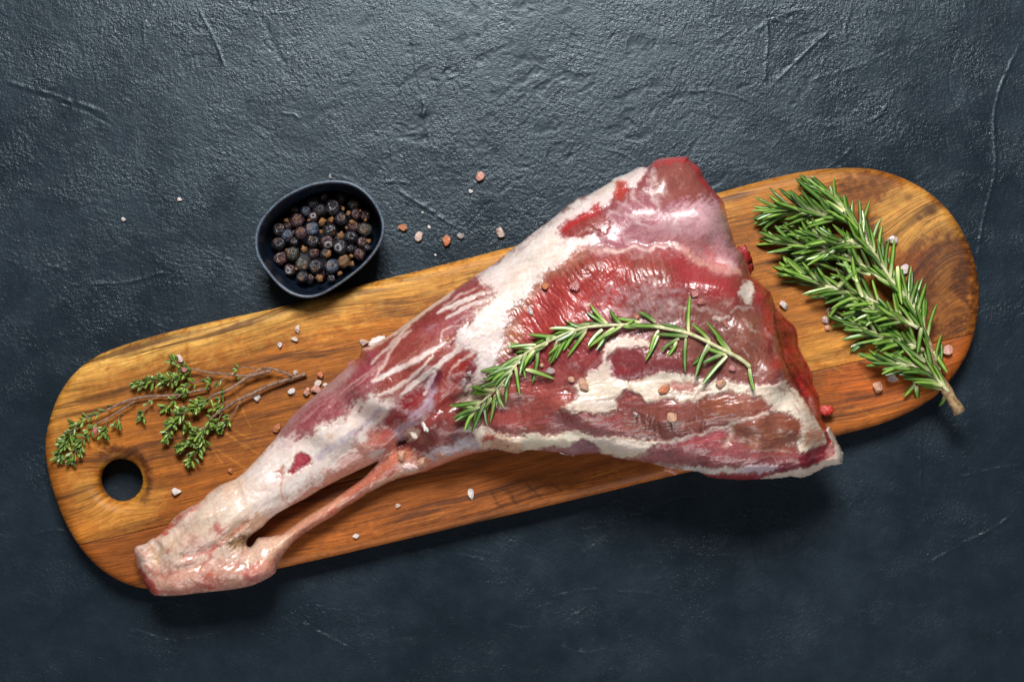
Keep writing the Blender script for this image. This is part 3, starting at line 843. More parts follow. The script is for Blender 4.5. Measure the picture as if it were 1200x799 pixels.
    P.poly([(436, 552), (462, 530), (480, 528), (500, 536), (560, 526), (560, 532), (500, 553), (464, 564), (440, 574), (414, 588), (400, 600), (360, 622), (336, 646), (316, 664), (312, 640), (330, 622), (368, 596), (402, 574)],
           (216, 146, 118), 4, 4, .95)
    P.poly([(398, 590), (430, 560), (460, 534), (478, 532), (470, 552), (430, 574), (404, 592)], (206, 116, 92), 5, 5, .75, br=.3)
    P.line([(322, 640), (345, 620), (372, 600), (400, 586)], 7, (232, 188, 156), 4, 3, .7)
    P.line([(436, 572), (460, 558), (490, 550)], 3.5, (234, 204, 180), 1.5, 2, .8, .3)
    P.poly([(466, 548), (468, 540), (484, 538), (490, 546), (480, 552)], (232, 196, 190), 2.5, 4, .8, .5, br=.4)
    P.poly([(496, 552), (520, 540), (556, 530), (600, 528), (580, 532), (530, 541)], (206, 110, 104), 2, 2, .55)
    P.poly([(286, 652), (296, 632), (326, 626), (336, 632), (326, 646), (304, 660)], (236, 208, 184), 6, 5, .8)
    for k in range(16):
        x0 = rng.uniform(380, 470); y0 = 588 - (x0 - 400) * .62 + rng.uniform(-4, 6)
        P.line([(x0, y0), (x0 + 10, y0 - 6)], rng.uniform(1, 3), random.choice([(190, 74, 62), (238, 206, 190), (206, 120, 96)]), 1.2, 3, .5)
    # ---- main cut
    P.poly(MAIN, (148, 72, 72), 3, 3)
    P.poly([(600, 400), (604, 372), (624, 346), (660, 312), (690, 294), (740, 296), (752, 330), (736, 356), (704, 384), (660, 402), (620, 410)], (178, 72, 68), 10, 8, .95)
    P.poly([(752, 296), (800, 296), (850, 322), (890, 334), (900, 356), (860, 356), (810, 342), (764, 330)], (170, 66, 68), 10, 8, .85)
    P.poly([(650, 318), (684, 294), (716, 298), (706, 314), (676, 330)], (132, 72, 56), 8, 7, .8, br=.3)
    P.poly([(724, 302), (772, 296), (790, 320), (780, 352), (752, 372), (728, 362), (742, 330)], (140, 84, 70), 8, 7, .8, br=.3)
    P.line([(592, 410), (597, 386), (596, 366), (614, 356), (624, 343), (642, 321), (662, 309), (678, 297)], 15, (172, 112, 84), 5, 4, .9)
    P.poly([(588, 412), (596, 380), (610, 374), (612, 396), (606, 416)], (180, 124, 92), 5, 5, .8)
    P.poly([(742, 366), (800, 352), (868, 356), (906, 372), (930, 446), (880, 450), (800, 440), (784, 410), (752, 394)], (138, 84, 78), 12, 8, .9)
    P.poly([(856, 380), (900, 372), (922, 430), (880, 440)], (146, 88, 68), 10, 8, .6, br=.4)
    P.poly([(690, 366), (720, 336), (772, 330), (800, 346), (800, 366), (760, 384), (712, 392)], (186, 158, 164), 12, 9, .62, br=.6)  # membrane, plus the wet flesh's highlight painted as a whitish patch
    P.poly([(596, 416), (650, 400), (710, 392), (706, 424), (680, 446), (640, 452), (590, 446)], (142, 56, 60), 8, 7, .85, br=.2)
    P.poly([(640, 426), (680, 420), (684, 446), (650, 450)], (168, 96, 94), 8, 7, .6, br=.6)
    P.line([(884, 328), (897, 344), (901, 370), (906, 396), (914, 426)], 14, (176, 54, 48), 5, 3, .9)
    P.poly([(866, 348), (870, 334), (876, 330), (882, 334), (882, 350), (878, 358)], (238, 228, 216), 1.8, 3, .95, .7)
    for (pts, w, a) in [([(836, 371), (844, 373), (850, 372)], 5, .85), ([(855, 366), (866, 360), (882, 364)], 5, .55), ([(870, 372), (876, 382), (886, 390)], 3, .6), ([(806, 361), (824, 362), (846, 366)], 3, .45),
                        ([(766, 334), (768, 326)], 6, .6), ([(897, 384), (906, 402), (908, 420)], 5, .35), ([(846, 358), (858, 350)], 4, .3), ([(780, 352), (800, 360)], 5, .4)]:
        P.line(pts, w, (228, 210, 204), 1.6, 4, a, .3, .5, br=.4)
    # striations in flesh colour
    fan_a = z_main * sstep(735, 700, px) * sstep(455, 400, py)
    fan_b = z_main * sstep(700, 735, px) * sstep(800, 770, px) * sstep(410, 370, py)
    fan_c = z_main * sstep(770, 800, px) * sstep(460, 430, py)
    # fat cap over the flesh
    P.poly(FATCAP, FAT, 3, 3.5, 1, .9, halo=.22)
    P.poly([(596, 330), (640, 292), (680, 272), (664, 298), (636, 312), (604, 348)], (240, 218, 208), 10, 8, .6)
    P.poly([(560, 366), (580, 346), (600, 340), (590, 366), (566, 386)], (242, 232, 222), 8, 6, .7)
    P.poly([(558, 424), (580, 396), (592, 392), (584, 424), (566, 440)], (214, 208, 206), 5, 5, .6)
    P.poly([(540, 472), (556, 452), (580, 446), (596, 452), (570, 468), (548, 478)], (230, 216, 196), 4, 4, .8, .4)
    P.line([(604, 300), (622, 283), (636, 272)], 2, (206, 150, 156), 1.5, 3, .5)
    P.line([(560, 360), (600, 326), (650, 300)], 3, (226, 196, 188), 3, 5, .5)
    P.line([(570, 340), (610, 310), (660, 282)], 2.5, (228, 204, 198), 3, 5, .5)
    P.line([(700, 226), (714, 220), (726, 212)], 5, (232, 208, 190), 3, 3, .5)
    # ---- rump muscle
    P.poly([(662, 270), (684, 256), (703, 246), (708, 243), (722, 232), (736, 222), (752, 212), (760, 196), (770, 187), (806, 183), (824, 206), (848, 238), (858, 278), (864, 300), (868, 318), (830, 310), (800, 292),
            (758, 293), (710, 290), (696, 274), (672, 279)], (146, 82, 84), 3, 2.5)
    P.poly([(700, 284), (716, 250), (750, 236), (800, 236), (846, 240), (858, 280), (866, 316), (830, 309), (800, 291), (758, 292), (720, 292)], (188, 140, 152), 8, 7, .85, br=.15)
    P.poly([(764, 204), (776, 190), (806, 190), (826, 214), (842, 234), (800, 234), (768, 236)], (142, 84, 74), 5, 4, .9)
    P.line([(764, 192), (782, 188), (804, 187), (816, 198), (824, 212), (846, 238), (852, 250)], 8, (196, 58, 56), 2.5, 3, .85)
    P.poly([(750, 232), (780, 240), (800, 236), (790, 252), (760, 262), (742, 256)], (156, 90, 104), 6, 6, .6, br=.5)
    P.poly([(776, 250), (820, 234), (846, 240), (852, 262), (838, 282), (790, 280), (762, 276), (764, 262)], (220, 192, 198), 7, 5, .7, br=.2)  # white sheen on the rump, put into the colour
    P.poly([(760, 276), (800, 276), (836, 284), (848, 310), (820, 304), (798, 290)], (212, 160, 160), 8, 6, .7)
    P.poly([(832, 250), (846, 244), (856, 280), (862, 312), (844, 312), (838, 284)], (206, 166, 170), 5, 5, .7, br=.3)
    P.line([(848, 306), (858, 312), (862, 316)], 8, (236, 208, 204), 3, 3, .7)  # pink-white strip at the rump's edge, highlight painted in
    P.line([(826, 290), (838, 304), (846, 312)], 6, (206, 100, 98), 3, 4, .6)
    P.poly([(708, 270), (724, 258), (744, 270), (740, 290), (722, 288)], (184, 116, 134), 7, 6, .6, br=.4)
    P.poly([(714, 252), (724, 246), (730, 256), (720, 264)], (146, 82, 96), 4, 4, .7)
    for (pts, w, a) in [([(767, 201), (763, 216), (765, 232), (774, 242)], 4.5, .8), ([(742, 222), (746, 234), (756, 245), (770, 249)], 4, .75), ([(710, 250), (726, 250), (742, 256), (758, 264)], 5, .6),
                        ([(774, 242), (760, 252), (744, 248), (726, 240)], 4, .55), ([(716, 262), (730, 268), (744, 262)], 3, .5), ([(736, 226), (730, 240), (714, 248)], 5, .5), ([(752, 268), (738, 278), (724, 276)], 2.5, .5),
                        ([(700, 282), (720, 272), (736, 282)], 3, .5), ([(786, 262), (796, 270), (798, 280)], 1.5, .5), ([(770, 204), (768, 214)], 2, .5), ([(756, 206), (764, 202)], 3, .5)]:
        P.line(pts, w, (232, 214, 212), 2.4, 5, a, .2, .3, br=.35)
    P.poly([(660, 268), (684, 254), (702, 245), (706, 252), (715, 260), (714, 268), (701, 280), (696, 270), (672, 278)], (142, 62, 56), 2, 2.5, .95, -.5)
    P.line([(661, 268), (682, 256), (702, 246)], 7, (186, 50, 52), 2.5, 2, .8)
    P.line([(696, 272), (704, 266), (716, 258)], 1.6, (96, 44, 44), 1.2, 2, .7)
    P.poly([(692, 245), (702, 237), (704, 244)], (188, 48, 56), 1.5, 1.5, .9, -.3, sm=1)
    P.poly([(722, 216), (734, 214), (736, 222), (729, 235), (721, 230)], (188, 76, 62), 2, 2, .9, -.4)
    P.line([(722, 216), (728, 214), (736, 214)], 3, (206, 80, 70), 1.5, 2, .7)
    P.poly([(734, 219), (738, 208), (750, 196), (758, 197), (751, 210), (742, 218)], FAT, 1.5, 1.5, 1, .8)
    # ridge of pale connective tissue between rump and main cut
    P.line(RIDGE[:-1], 5, (230, 192, 184), 2.2, 2.5, .85, 1.0, br=.2)
    P.line(RIDGE[1:-3], 2.5, (240, 224, 214), 1.5, 4, .8, .3)
    P.line([(800, 294), (830, 311), (866, 320)], 9, (224, 160, 152), 3, 3, .7)
    # ---- middle seam fat
    P.poly([(690, 440), (706, 424), (708, 410), (724, 394), (758, 397), (764, 408), (740, 407), (722, 410), (713, 418), (716, 430), (722, 444), (740, 446), (760, 442), (776, 436), (800, 438), (820, 446), (846, 446),
            (880, 453), (904, 452), (918, 447), (932, 458), (944, 472), (958, 492), (968, 508), (969, 517), (952, 525), (940, 531), (934, 519), (938, 503), (926, 485), (904, 482), (904, 475), (888, 464),
            (860, 460), (836, 461), (818, 472), (796, 470), (786, 466), (760, 471), (748, 462), (734, 458), (722, 467), (724, 482), (696, 484), (657, 481), (664, 471), (678, 464), (675, 454)], (240, 226, 212), 2, 3, 1, 1.3, halo=.30)
    P.poly([(780, 450), (796, 447), (818, 449), (818, 456), (800, 460), (786, 456)], (200, 126, 126), 2, 3, .9, -.8)
    P.line([(782, 452), (800, 451), (816, 454)], 2, (230, 190, 184), 1, 2, .6)
    P.poly([(734, 458), (748, 462), (756, 470), (750, 480), (728, 482), (722, 472)], (138, 64, 68), 2.5, 3, .85, -.6)
    P.poly([(764, 468), (782, 464), (794, 470), (780, 480), (764, 478)], (150, 84, 84), 4, 4, .7, br=.3)
    P.line([(700, 470), (716, 466), (732, 458)], 2, (140, 110, 112), 1.4, 2, .6, -.7)
    P.line([(676, 464), (694, 472), (720, 474)], 7, (222, 206, 206), 2, 3, .6)
    P.line([(800, 462), (816, 462), (830, 456)], 2.4, (150, 90, 86), 1.4, 3, .7, -.5)
    P.poly([(930, 466), (944, 474), (962, 500), (968, 514), (950, 522), (940, 512), (944, 496)], (232, 202, 188), 5, 4, .7, .3)
    P.poly([(942, 508), (952, 502), (962, 506), (964, 514), (948, 518)], (214, 130, 104), 4, 4, .8, br=.2)
    P.poly([(713, 418), (728, 409), (756, 410), (786, 416), (820, 424), (824, 440), (800, 437), (776, 435), (760, 441), (740, 445), (724, 443), (716, 430)], (132, 60, 64), 2.5, 3, .9, .4)
    P.poly([(718, 430), (740, 432), (770, 430), (760, 440), (738, 444), (724, 442)], (146, 46, 58), 4, 4, .7)
    P.line([(712, 420), (718, 436), (726, 446)], 4, (206, 176, 186), 2, 3, .6)
    # ---- lower muscles
    P.poly([(556, 486), (590, 452), (640, 456), (672, 462), (660, 480), (700, 486), (740, 484), (740, 512), (690, 506), (668, 504), (640, 508), (600, 508), (570, 500)], (172, 84, 82), 4, 4, .95)
    P.poly([(640, 486), (700, 488), (738, 486), (740, 510), (690, 506), (650, 506)], (166, 98, 110), 8, 7, .7, br=.3)
    P.poly([(728, 484), (760, 472), (800, 474), (836, 463), (880, 464), (903, 477), (880, 490), (840, 502), (790, 516), (740, 514)], (142, 80, 74), 4, 4, .95)
    P.poly([(836, 470), (870, 464), (896, 474), (880, 486), (846, 492)], (172, 108, 88), 7, 6, .7, br=.3)
    P.poly([(820, 474), (846, 466), (850, 480), (830, 488)], (176, 98, 70), 6, 6, .6, br=.4)
    P.poly([(860, 498), (900, 485), (925, 484), (937, 502), (932, 520), (904, 532), (870, 524), (856, 510)], (152, 92, 78), 3, 3, .95)
    P.poly([(880, 510), (912, 502), (924, 508), (900, 516), (880, 520)], (204, 132, 108), 5, 5, .7, br=.4)
    P.poly([(914, 490), (926, 486), (936, 500), (930, 510), (918, 500)], (138, 74, 54), 4, 4, .8)
    P.poly([(770, 518), (800, 514), (842, 502), (858, 500), (862, 518), (900, 532), (940, 530), (930, 540), (880, 546), (820, 545), (772, 540), (744, 532)], (158, 84, 92), 4, 4, .95)
    P.poly([(800, 516), (830, 506), (852, 502), (850, 516), (824, 524)], (190, 92, 104), 5, 5, .7, br=.3)
    P.line([(760, 520), (800, 515), (840, 503)], 3, (146, 44, 74), 2, 3, .6, -.4)
    P.line([(754, 521), (800, 514), (840, 502), (862, 495), (900, 484)], 3, (232, 212, 206), 1.3, 2.5, .9, .5)
    P.line([(858, 498), (858, 508), (850, 522)], 5, (222, 190, 180), 2, 3, .7)
    P.poly([(880, 553), (915, 546), (942, 532), (968, 518), (976, 530), (965, 540), (932, 550), (900, 558)], (122, 26, 46), 2, 2, .95)
    P.line([(916, 548), (946, 540), (966, 532)], 2, (176, 90, 104), 1.2, 2, .7)
    P.poly([(806, 556), (830, 552), (872, 554), (900, 553), (890, 563), (850, 563), (824, 560)], (168, 44, 54), 1.5, 1.5, .95)
    P.poly([(770, 543), (800, 545), (840, 548), (872, 547), (912, 544), (900, 552), (870, 553), (832, 555), (800, 552), (772, 547)], FAT, 1.6, 2, .95, .7)
    P.poly([(866, 549), (888, 545), (912, 543), (902, 552), (876, 555)], (206, 180, 206), 3, 3, .75)  # lilac sheen painted over the white strip
    P.poly([(556, 496), (572, 502), (586, 510), (612, 510), (646, 510), (668, 505), (686, 507), (702, 511), (752, 516), (772, 519), (764, 524), (744, 538), (722, 536), (704, 530), (690, 518), (680, 516), (668, 523),
            (642, 525), (612, 530), (584, 528), (562, 521), (556, 508)], (242, 228, 210), 2, 3, 1, 1.2, halo=.3)
    P.poly([(666, 526), (670, 521), (680, 515), (692, 517), (704, 528), (690, 532), (672, 533)], (168, 112, 130), 2, 2, .9)
    P.poly([(632, 526), (660, 523), (670, 524), (680, 534), (640, 530)], (196, 146, 160), 2, 2, .7)
    P.poly([(700, 514), (740, 518), (760, 522), (744, 530), (712, 524)], (216, 204, 206), 4, 4, .6)
    P.poly([(568, 520), (576, 510), (600, 514), (612, 522), (606, 533), (586, 528)], (228, 178, 150), 4, 4, .8, br=.2)
    P.poly([(564, 516), (570, 510), (580, 510), (578, 516)], (194, 68, 62), 2, 2.5, .85)
    P.spot(596, 524, 1.6, (110, 40, 30), .8)
    P.poly([(742, 538), (752, 530), (772, 532), (790, 540), (800, 548), (772, 545)], (196, 110, 118), 3, 3, .7, br=.2)
    # thin silverskin streaks and painted glints, lower muscles and right of main cut
    for k in range(70):
        x0, y0 = rng.uniform(580, 900), rng.uniform(456, 542)
        L, a = rng.uniform(10, 55), R(rng.uniform(-22, 6))
        P.line([(x0, y0), (x0 + L * .5 * math.cos(a), y0 + L * .5 * math.sin(a) + rng.uniform(-2, 2)), (x0 + L * math.cos(a), y0 + L * math.sin(a))], rng.uniform(.7, 2.2),
               random.choice([(216, 182, 176), (206, 160, 158), (112, 52, 54), (188, 118, 104)]), 1.1, 2.5, rng.uniform(.15, .5), .12)
    for k in range(60):
        x0, y0 = rng.uniform(700, 900), rng.uniform(345, 440)
        L, a = rng.uniform(8, 34), R(rng.uniform(40, 78))
        P.line([(x0, y0), (x0 + L * .5 * math.cos(a), y0 + L * .5 * math.sin(a) + rng.uniform(-2, 2)), (x0 + L * math.cos(a), y0 + L * math.sin(a))], rng.uniform(.7, 2.0),
               random.choice([(212, 186, 184), (112, 60, 58), (180, 128, 120), (122, 50, 50)]), 1.1, 2.5, rng.uniform(.15, .5), .12)
    for k in range(34):
        x0, y0 = rng.uniform(690, 850), rng.uniform(236, 300)
        L, a = rng.uniform(8, 30), R(rng.uniform(-40, 60))
        P.line([(x0, y0), (x0 + L * .5, y0 + L * .2 + rng.uniform(-3, 3)), (x0 + L * math.cos(a), y0 + L * math.sin(a))], rng.uniform(.6, 1.8), random.choice([(230, 208, 210), (196, 128, 142), (166, 96, 112)]), 1.3, 4, rng.uniform(.15, .5), .1)
    # ---- cut face and the skin flap
    i = np.nonzero(z_cut > 0.01)[0]
    P.c[i] = P.c[i] * (1 - z_cut[i, None]) + z_cut[i, None] * lin((150, 36, 36)) * (1 + .45 * P.n1[i, None])
    P.poly([(918, 372), (932, 384), (934, 410), (944, 440), (938, 440), (926, 410)], (158, 42, 40), 5, 5, .7, br=.4)
    P.line([(906, 350), (909, 384), (920, 424), (932, 448), (946, 470)], 3, (70, 18, 18), 1.8, 1.5, .75, -.6)
    P.line([(950, 470), (956, 484)], 5, (216, 170, 170), 1.6, 3, .55)
    for k in range(22):
        x0, y0 = rng.uniform(908, 950), rng.uniform(352, 480)
        P.line([(x0, y0), (x0 + rng.uniform(3, 8), y0 + rng.uniform(5, 12))], rng.uniform(1, 2.4), random.choice([(196, 92, 84), (112, 22, 26), (182, 60, 54)]), 1.2, 3, .5 * 1.0)
    P.poly([(972, 498), (980, 516), (988, 530), (988, 545), (970, 546), (956, 553), (938, 560), (912, 561), (890, 562), (906, 556), (936, 550), (964, 541), (979, 532), (975, 518), (969, 503)], (236, 220, 210), 1.2, 1.2, 1, .4)
    P.poly([(972, 520), (978, 524), (978, 536), (966, 538), (970, 530)], (222, 160, 160), 2.5, 2.5, .6)

    # ---- general unevenness of the flesh
    sat = np.clip((P.c[:, 0] - P.c[:, 1]) * 4, 0, 1)                     # 1 where lean, 0 where fat
    st = st_a * fan_a + st_b * fan_b + st_c * fan_c * .35
    leg_w = (1 - z_main) * (1 - z_rump) * sstep(620, 560, px)
    low_w = (1 - z_main) * (1 - z_rump) * sstep(560, 620, px)
    low2 = low_w * np.exp(-(((px - 765) / 45) ** 2 + ((py - 500) / 18) ** 2))
    st_all = st + st_leg * leg_w * .45 + st_low * low_w * .7 + st_low2 * low2 + st_right * z_cut * .9
    P.c *= (1 + (.34 * st_all * sat + .14 * n * (0.35 + .65 * sat) + .10 * fbm(px / 3, py / 3, 2, 44) * sat))[:, None]
    pale = sstep(.25, .75, st) * sat * z_main * .15
    P.c = P.c * (1 - pale[:, None]) + lin((206, 158, 150)) * pale[:, None]
    vein = sstep(.06, .0, np.abs(fbm(px / 17, py / 17, 3, 63))) * sat * .11
    P.c = P.c * (1 - vein[:, None]) + lin((222, 190, 184)) * vein[:, None]
    tint = fbm(px / 30, py / 30, 3, 83) * (1 - sat)
    P.c *= 1 + tint[:, None] * np.array([.02, -.05, -.08])
    u_, v_ = px * .77 - py * .64, px * .64 + py * .77
    hk = sstep(335, 270, px)
    rdg = sstep(.10, .0, np.abs(fbm(u_ / 24, v_ / 13, 4, 161))) * hk
    P.c = P.c * (1 - .16 * rdg[:, None]) + lin((206, 120, 100)) * .16 * rdg[:, None]
    blot = sstep(.15, .6, fbm(px / 20, py / 20, 4, 163)) * hk
    P.c = P.c * (1 - .16 * blot[:, None]) + lin((232, 176, 158)) * .16 * blot[:, None]
    fat_st = fbm(u_ / 40 + P.wx * .3, v_ / 4.0 + P.wy * .5, 3, 141) * (1 - sat)
    P.c *= 1 + np.clip(fat_st, -1, .4)[:, None] * np.array([.05, .12, .12])
    P.c *= 1 + .10 * (sat * np.clip(1.6 - P.c[:, 0] * 3, 0, 1))[:, None]
    P.c *= 1 - (1 - sat)[:, None] * np.array([.12, .19, .20])
    P.c *= 1 + ((.10 * low_w) * sat)[:, None] * np.array([1, 1.1, 1.0])
    P.c *= 1 - sat[:, None] * np.array([.21, .36, .36])
    P.c *= (1 + .13 * fbm(px / 2.6, py / 2.6, 2, 171) * sat + .02 * fbm(px / 3.2, py / 3.2, 2, 173) * (1 - sat))[:, None]
    browner = np.clip(low_w + z_main * sstep(720, 800, px) * sstep(330, 380, py) * sstep(905, 880, px), 0, 1) * sat * (1 - z_cut)
    P.c *= 1 + browner[:, None] * np.array([-.15, .03, -.08])
    P.c *= 1 + (leg_w * sat)[:, None] * np.array([-.06, .02, -.04])
    P.c = np.clip(P.c, .004, .74)

    # ================= relief (mm) =================
    ridge_d, _, _, _, _ = seg_dist(px, py, [catmull(RIDGE, 3, False)], closed=False)
    calm = 1 - .65 * z_rump
    h = P.h + (.9 * fbm(px / 48, py / 48, 3, 7) + .36 * n + .10 * fbm(px / 6, py / 6, 3, 8)) * calm
    h += st_all * (.24 + .14 * low_w + .20 * z_main * (1 - z_cut) * (.55 + .7 * np.clip(fbm(px / 34, py / 34, 3, 181), -.6, 1))) * np.clip(sat + .25, 0, 1)
    h += .16 * fat_st
    hock = sstep(330, 270, px)
    h += hock * .65 * (.55 * fbm(px / 13, py / 13, 3, 151) + .5 * np.abs(fbm(u_ / 26, v_ / 9, 3, 153)))
    h += 2.6 * z_main * sstep(0, 26, ridge_d) * sstep(420, 320, py) - 2.2 * z_rump * np.exp(-(ridge_d / 16) ** 2)
    # bellies of single muscles, with furrows where they meet
    for (pts, dep, w) in [([(441, 543), (458, 530), (474, 516), (492, 498), (512, 482), (530, 474), (552, 462), (580, 446)], 3.2, 8), ([(722, 410), (714, 424), (722, 446), (760, 444), (800, 440)], 1.2, 5),
                          ([(590, 446), (640, 452), (676, 462)], 1.6, 10), ([(740, 520), (800, 515), (860, 496), (904, 482)], 1.0, 5), ([(556, 500), (600, 510), (660, 508), (760, 518)], 1.5, 6),
                          ([(480, 388), (460, 410), (438, 448)], .8, 5), ([(524, 402), (480, 424), (440, 448)], .0, 5), ([(508, 418), (476, 448), (444, 464)], -.3, 4), ([(512, 430), (500, 455), (470, 500)], 1.6, 6),
                          ([(232, 650), (256, 636), (292, 609)], 2.8, 5), ([(262, 640), (236, 660), (200, 668)], 1.8, 6), ([(176, 630), (188, 644), (180, 660)], 2.2, 4), ([(206, 624), (218, 616), (236, 592)], 1.2, 5), ([(238, 582), (262, 586), (286, 574)], 1.3, 6), ([(210, 654), (236, 648)], 1.6, 4), ([(300, 600), (316, 590), (344, 582)], 1.0, 5), ([(196, 620), (214, 606)], 1.0, 5), ([(860, 498), (852, 520)], .8, 5),
                          ([(176, 634), (182, 650), (174, 664)], 1.6, 5), ([(700, 250), (720, 234), (740, 218)], .8, 6), ([(770, 548), (840, 552), (910, 550)], 1.2, 3)]:
        dd, _, _, _, t = seg_dist(px, py, [catmull(pts, 3, False)], closed=False)
        h -= dep * np.exp(-(dd / w) ** 2) * np.clip(np.minimum(t, 1 - t) * 8, .15, 1)
    for (x0, y0, rx, ry, ang, amp) in [(810, 256, 48, 30, -.3, 3), (700, 268, 30, 18, -.5, 1.5), (790, 478, 80, 22, -.1, 1.8), (640, 480, 60, 22, 0, 2.0), (895, 506, 36, 18, -.2, 1.6), (490, 430, 60, 16, -.65, 1.6),
                                       (380, 480, 60, 14, -.75, 2), (400, 520, 60, 12, -.65, 1.2), (244, 604, 24, 9, -.55, 3.4), (218, 636, 20, 9, -.7, 2.6), (222, 660, 16, 7, -.2, 1.4), (300, 672, 16, 10, -.4, 2.0), (268, 630, 16, 6, -.5, 1.2), (300, 600, 20, 12, -.5, 1.8), (255, 672, 50, 12, -.1, 1.5),
                                       (780, 426, 40, 12, .1, 1.2), (530, 440, 12, 26, .6, 1.8), (182, 645, 8, 10, 0, 1.4), (168, 652, 6, 9, 0, 1.8)]:
        dx, dy = px - x0, py - y0
        u, v = dx * math.cos(ang) + dy * math.sin(ang), -dx * math.sin(ang) + dy * math.cos(ang)
        h += amp * np.exp(-((u / rx) ** 2 + (v / ry) ** 2))
    edge = sstep(0, 7, d)
    z = np.where(bott, z, z + h * .001 * (.12 + .88 * edge))
    # the cut face falls away from its rim
    z = np.where(~bott, z - z_cut * .001 * np.clip(1.2 + .22 * dcut, 0, 7) * sstep(0, 4, d), z)
    rgh = np.clip(.33 - .07 * sat + .10 * n + (1 - sat) * .13, .2, .6)

    midz = BT + .001 * (np.clip(H * .42, 5, 30))
    zs = np.where(bott, midz, z - h * .001 * edge * .9)
    X, Y = unproject(px, py, zs)
    V = np.stack([X, Y, z], 1)
    NRM = vnormals(V, F)

    m, nt, bs = mat('raw_meat')
    co = objco(nt)
    f1, f2 = noise_tex(nt, co, 420, 5, .6), noise_tex(nt, co, 1500, 3, .6)
    c = mult(nt, attr(nt, 'Col').outputs['Color'], mathn(nt, 'MULTIPLY', mapr(nt, f1, .3, .7, .92, 1.05), mapr(nt, f2, .3, .7, .94, 1.04)))
    nt.links.new(c, bs.inputs['Base Color'])
    nt.links.new(mathn(nt, 'ADD', attr(nt, 'rgh').outputs['Fac'], mapr(nt, f1, .3, .7, -.06, .10)), bs.inputs['Roughness'])
    bs.inputs['Subsurface Weight'].default_value = .12
    bs.inputs['Subsurface Radius'].default_value = (1.0, .35, .22)
    bs.inputs['Subsurface Scale'].default_value = .0025
    bs.inputs['Specular IOR Level'].default_value = .55
    nt.links.new(mapr(nt, attr(nt, 'lean').outputs['Fac'], 0, 1, .03, .28), bs.inputs['Coat Weight'])
    bs.inputs['Coat Roughness'].default_value = .16
    hb = mathn(nt, 'ADD', f1, mathn(nt, 'MULTIPLY', f2, .35))
    bump(nt, mathn(nt, 'MULTIPLY', hb, mapr(nt, attr(nt, 'lean').outputs['Fac'], 0, 1, .3, 1.0)), .42, .0007, bs)

    # split the skin of the leg into the pieces one can name
    fc = np.stack([px[F].mean(1), py[F].mean(1)], 1)
    pid = np.zeros(len(F), int)           # thigh_muscle

    def assign(pts, k):
        Q = np.asarray(pts, float)
        _, ins, _, _, _ = seg_dist(fc[:, 0], fc[:, 1], [Q])
        pid[ins] = k
    SHANK = [(140, 720), (140, 620), (300, 520), (324, 512), (350, 513), (370, 504), (390, 494), (408, 485), (414, 473), (438, 461), (462, 472), (474, 506), (460, 526), (441, 543), (360, 600), (270, 633), (284, 646), (330, 640), (334, 700)]
    assign(SHANK, 1)
    assign([(441.5, 542), (462, 530), (478, 528), (500, 534), (498, 560), (440, 590), (330, 680), (326, 664), (312, 640), (292, 636), (300, 626), (340, 612), (400, 570)], 2)
    assign([(p[0] + (3 if False else 0), p[1]) for p in FATCAP], 3)
    assign([(800, 292), (758, 294), (710, 291), (696, 272), (662, 281), (655, 272), (660, 263), (693, 245), (710, 243), (720, 230), (722, 216), (736, 219), (750, 212), (758, 190), (770, 176), (830, 180), (870, 270), (875, 300), (868, 319), (830, 311)], 4)
    assign([tuple(p) for p in cutface_poly[:len(CUT)]] + [(990, 520), (985, 480), (975, 440), (960, 380), (900, 322)], 5)
    assign([(972, 496), (998, 520), (998, 560), (880, 580), (890, 560), (906, 555), (936, 550), (964, 541), (979, 532), (975, 518), (969, 503)], 6)
    root = empty('leg_of_lamb', (float(unproject(600, 0, .02)[0]), 0, BT))
    tag(root, 'raw leg of lamb with white fat and red flesh lying along the wooden board', 'meat')
    names = ['thigh_muscle', 'shank', 'tendon', 'fat_cap', 'rump_muscle', 'cut_face', 'skin_flap']
    Vr = V - np.array(root.location)
    for k, nm in enumerate(names):
        f = F[pid == k]
        if not len(f): continue
        u, inv = np.unique(f, return_inverse=True)
        me = mesh_np(nm, Vr[u], inv.reshape(f.shape), m, P.c[u], normals=NRM[u], rgh=rgh[u], lean=sat[u])
        obj(nm, me, root)
    GX_, GY_, used, _ = grid
    nt_ = used.sum()
    lut = np.full(GX_.shape + (3,), np.nan)
    lut[used] = V[:nt_]

    def surf(x, y):
        i = int(round((x - GX_[0, 0]) / (GX_[1, 0] - GX_[0, 0])))
        j = int(round((y - GY_[0, 0]) / (GY_[0, 1] - GY_[0, 0])))
        if 0 <= i < lut.shape[0] and 0 <= j < lut.shape[1] and not np.isnan(lut[i, j, 0]):
            return Vector(lut[i, j])
        return None

    def surf_n(x, y):
        a, b, c_, d_ = surf(x - 5, y), surf(x + 5, y), surf(x, y - 5), surf(x, y + 5)
        if None in (a, b, c_, d_): return Vector((0, 0, 1))
        nn = (b - a).cross(c_ - d_)
        return nn.normalized()
    return root, m, surf, surf_n


leg_root, meat_mat, leg_pt, leg_n = build_leg()


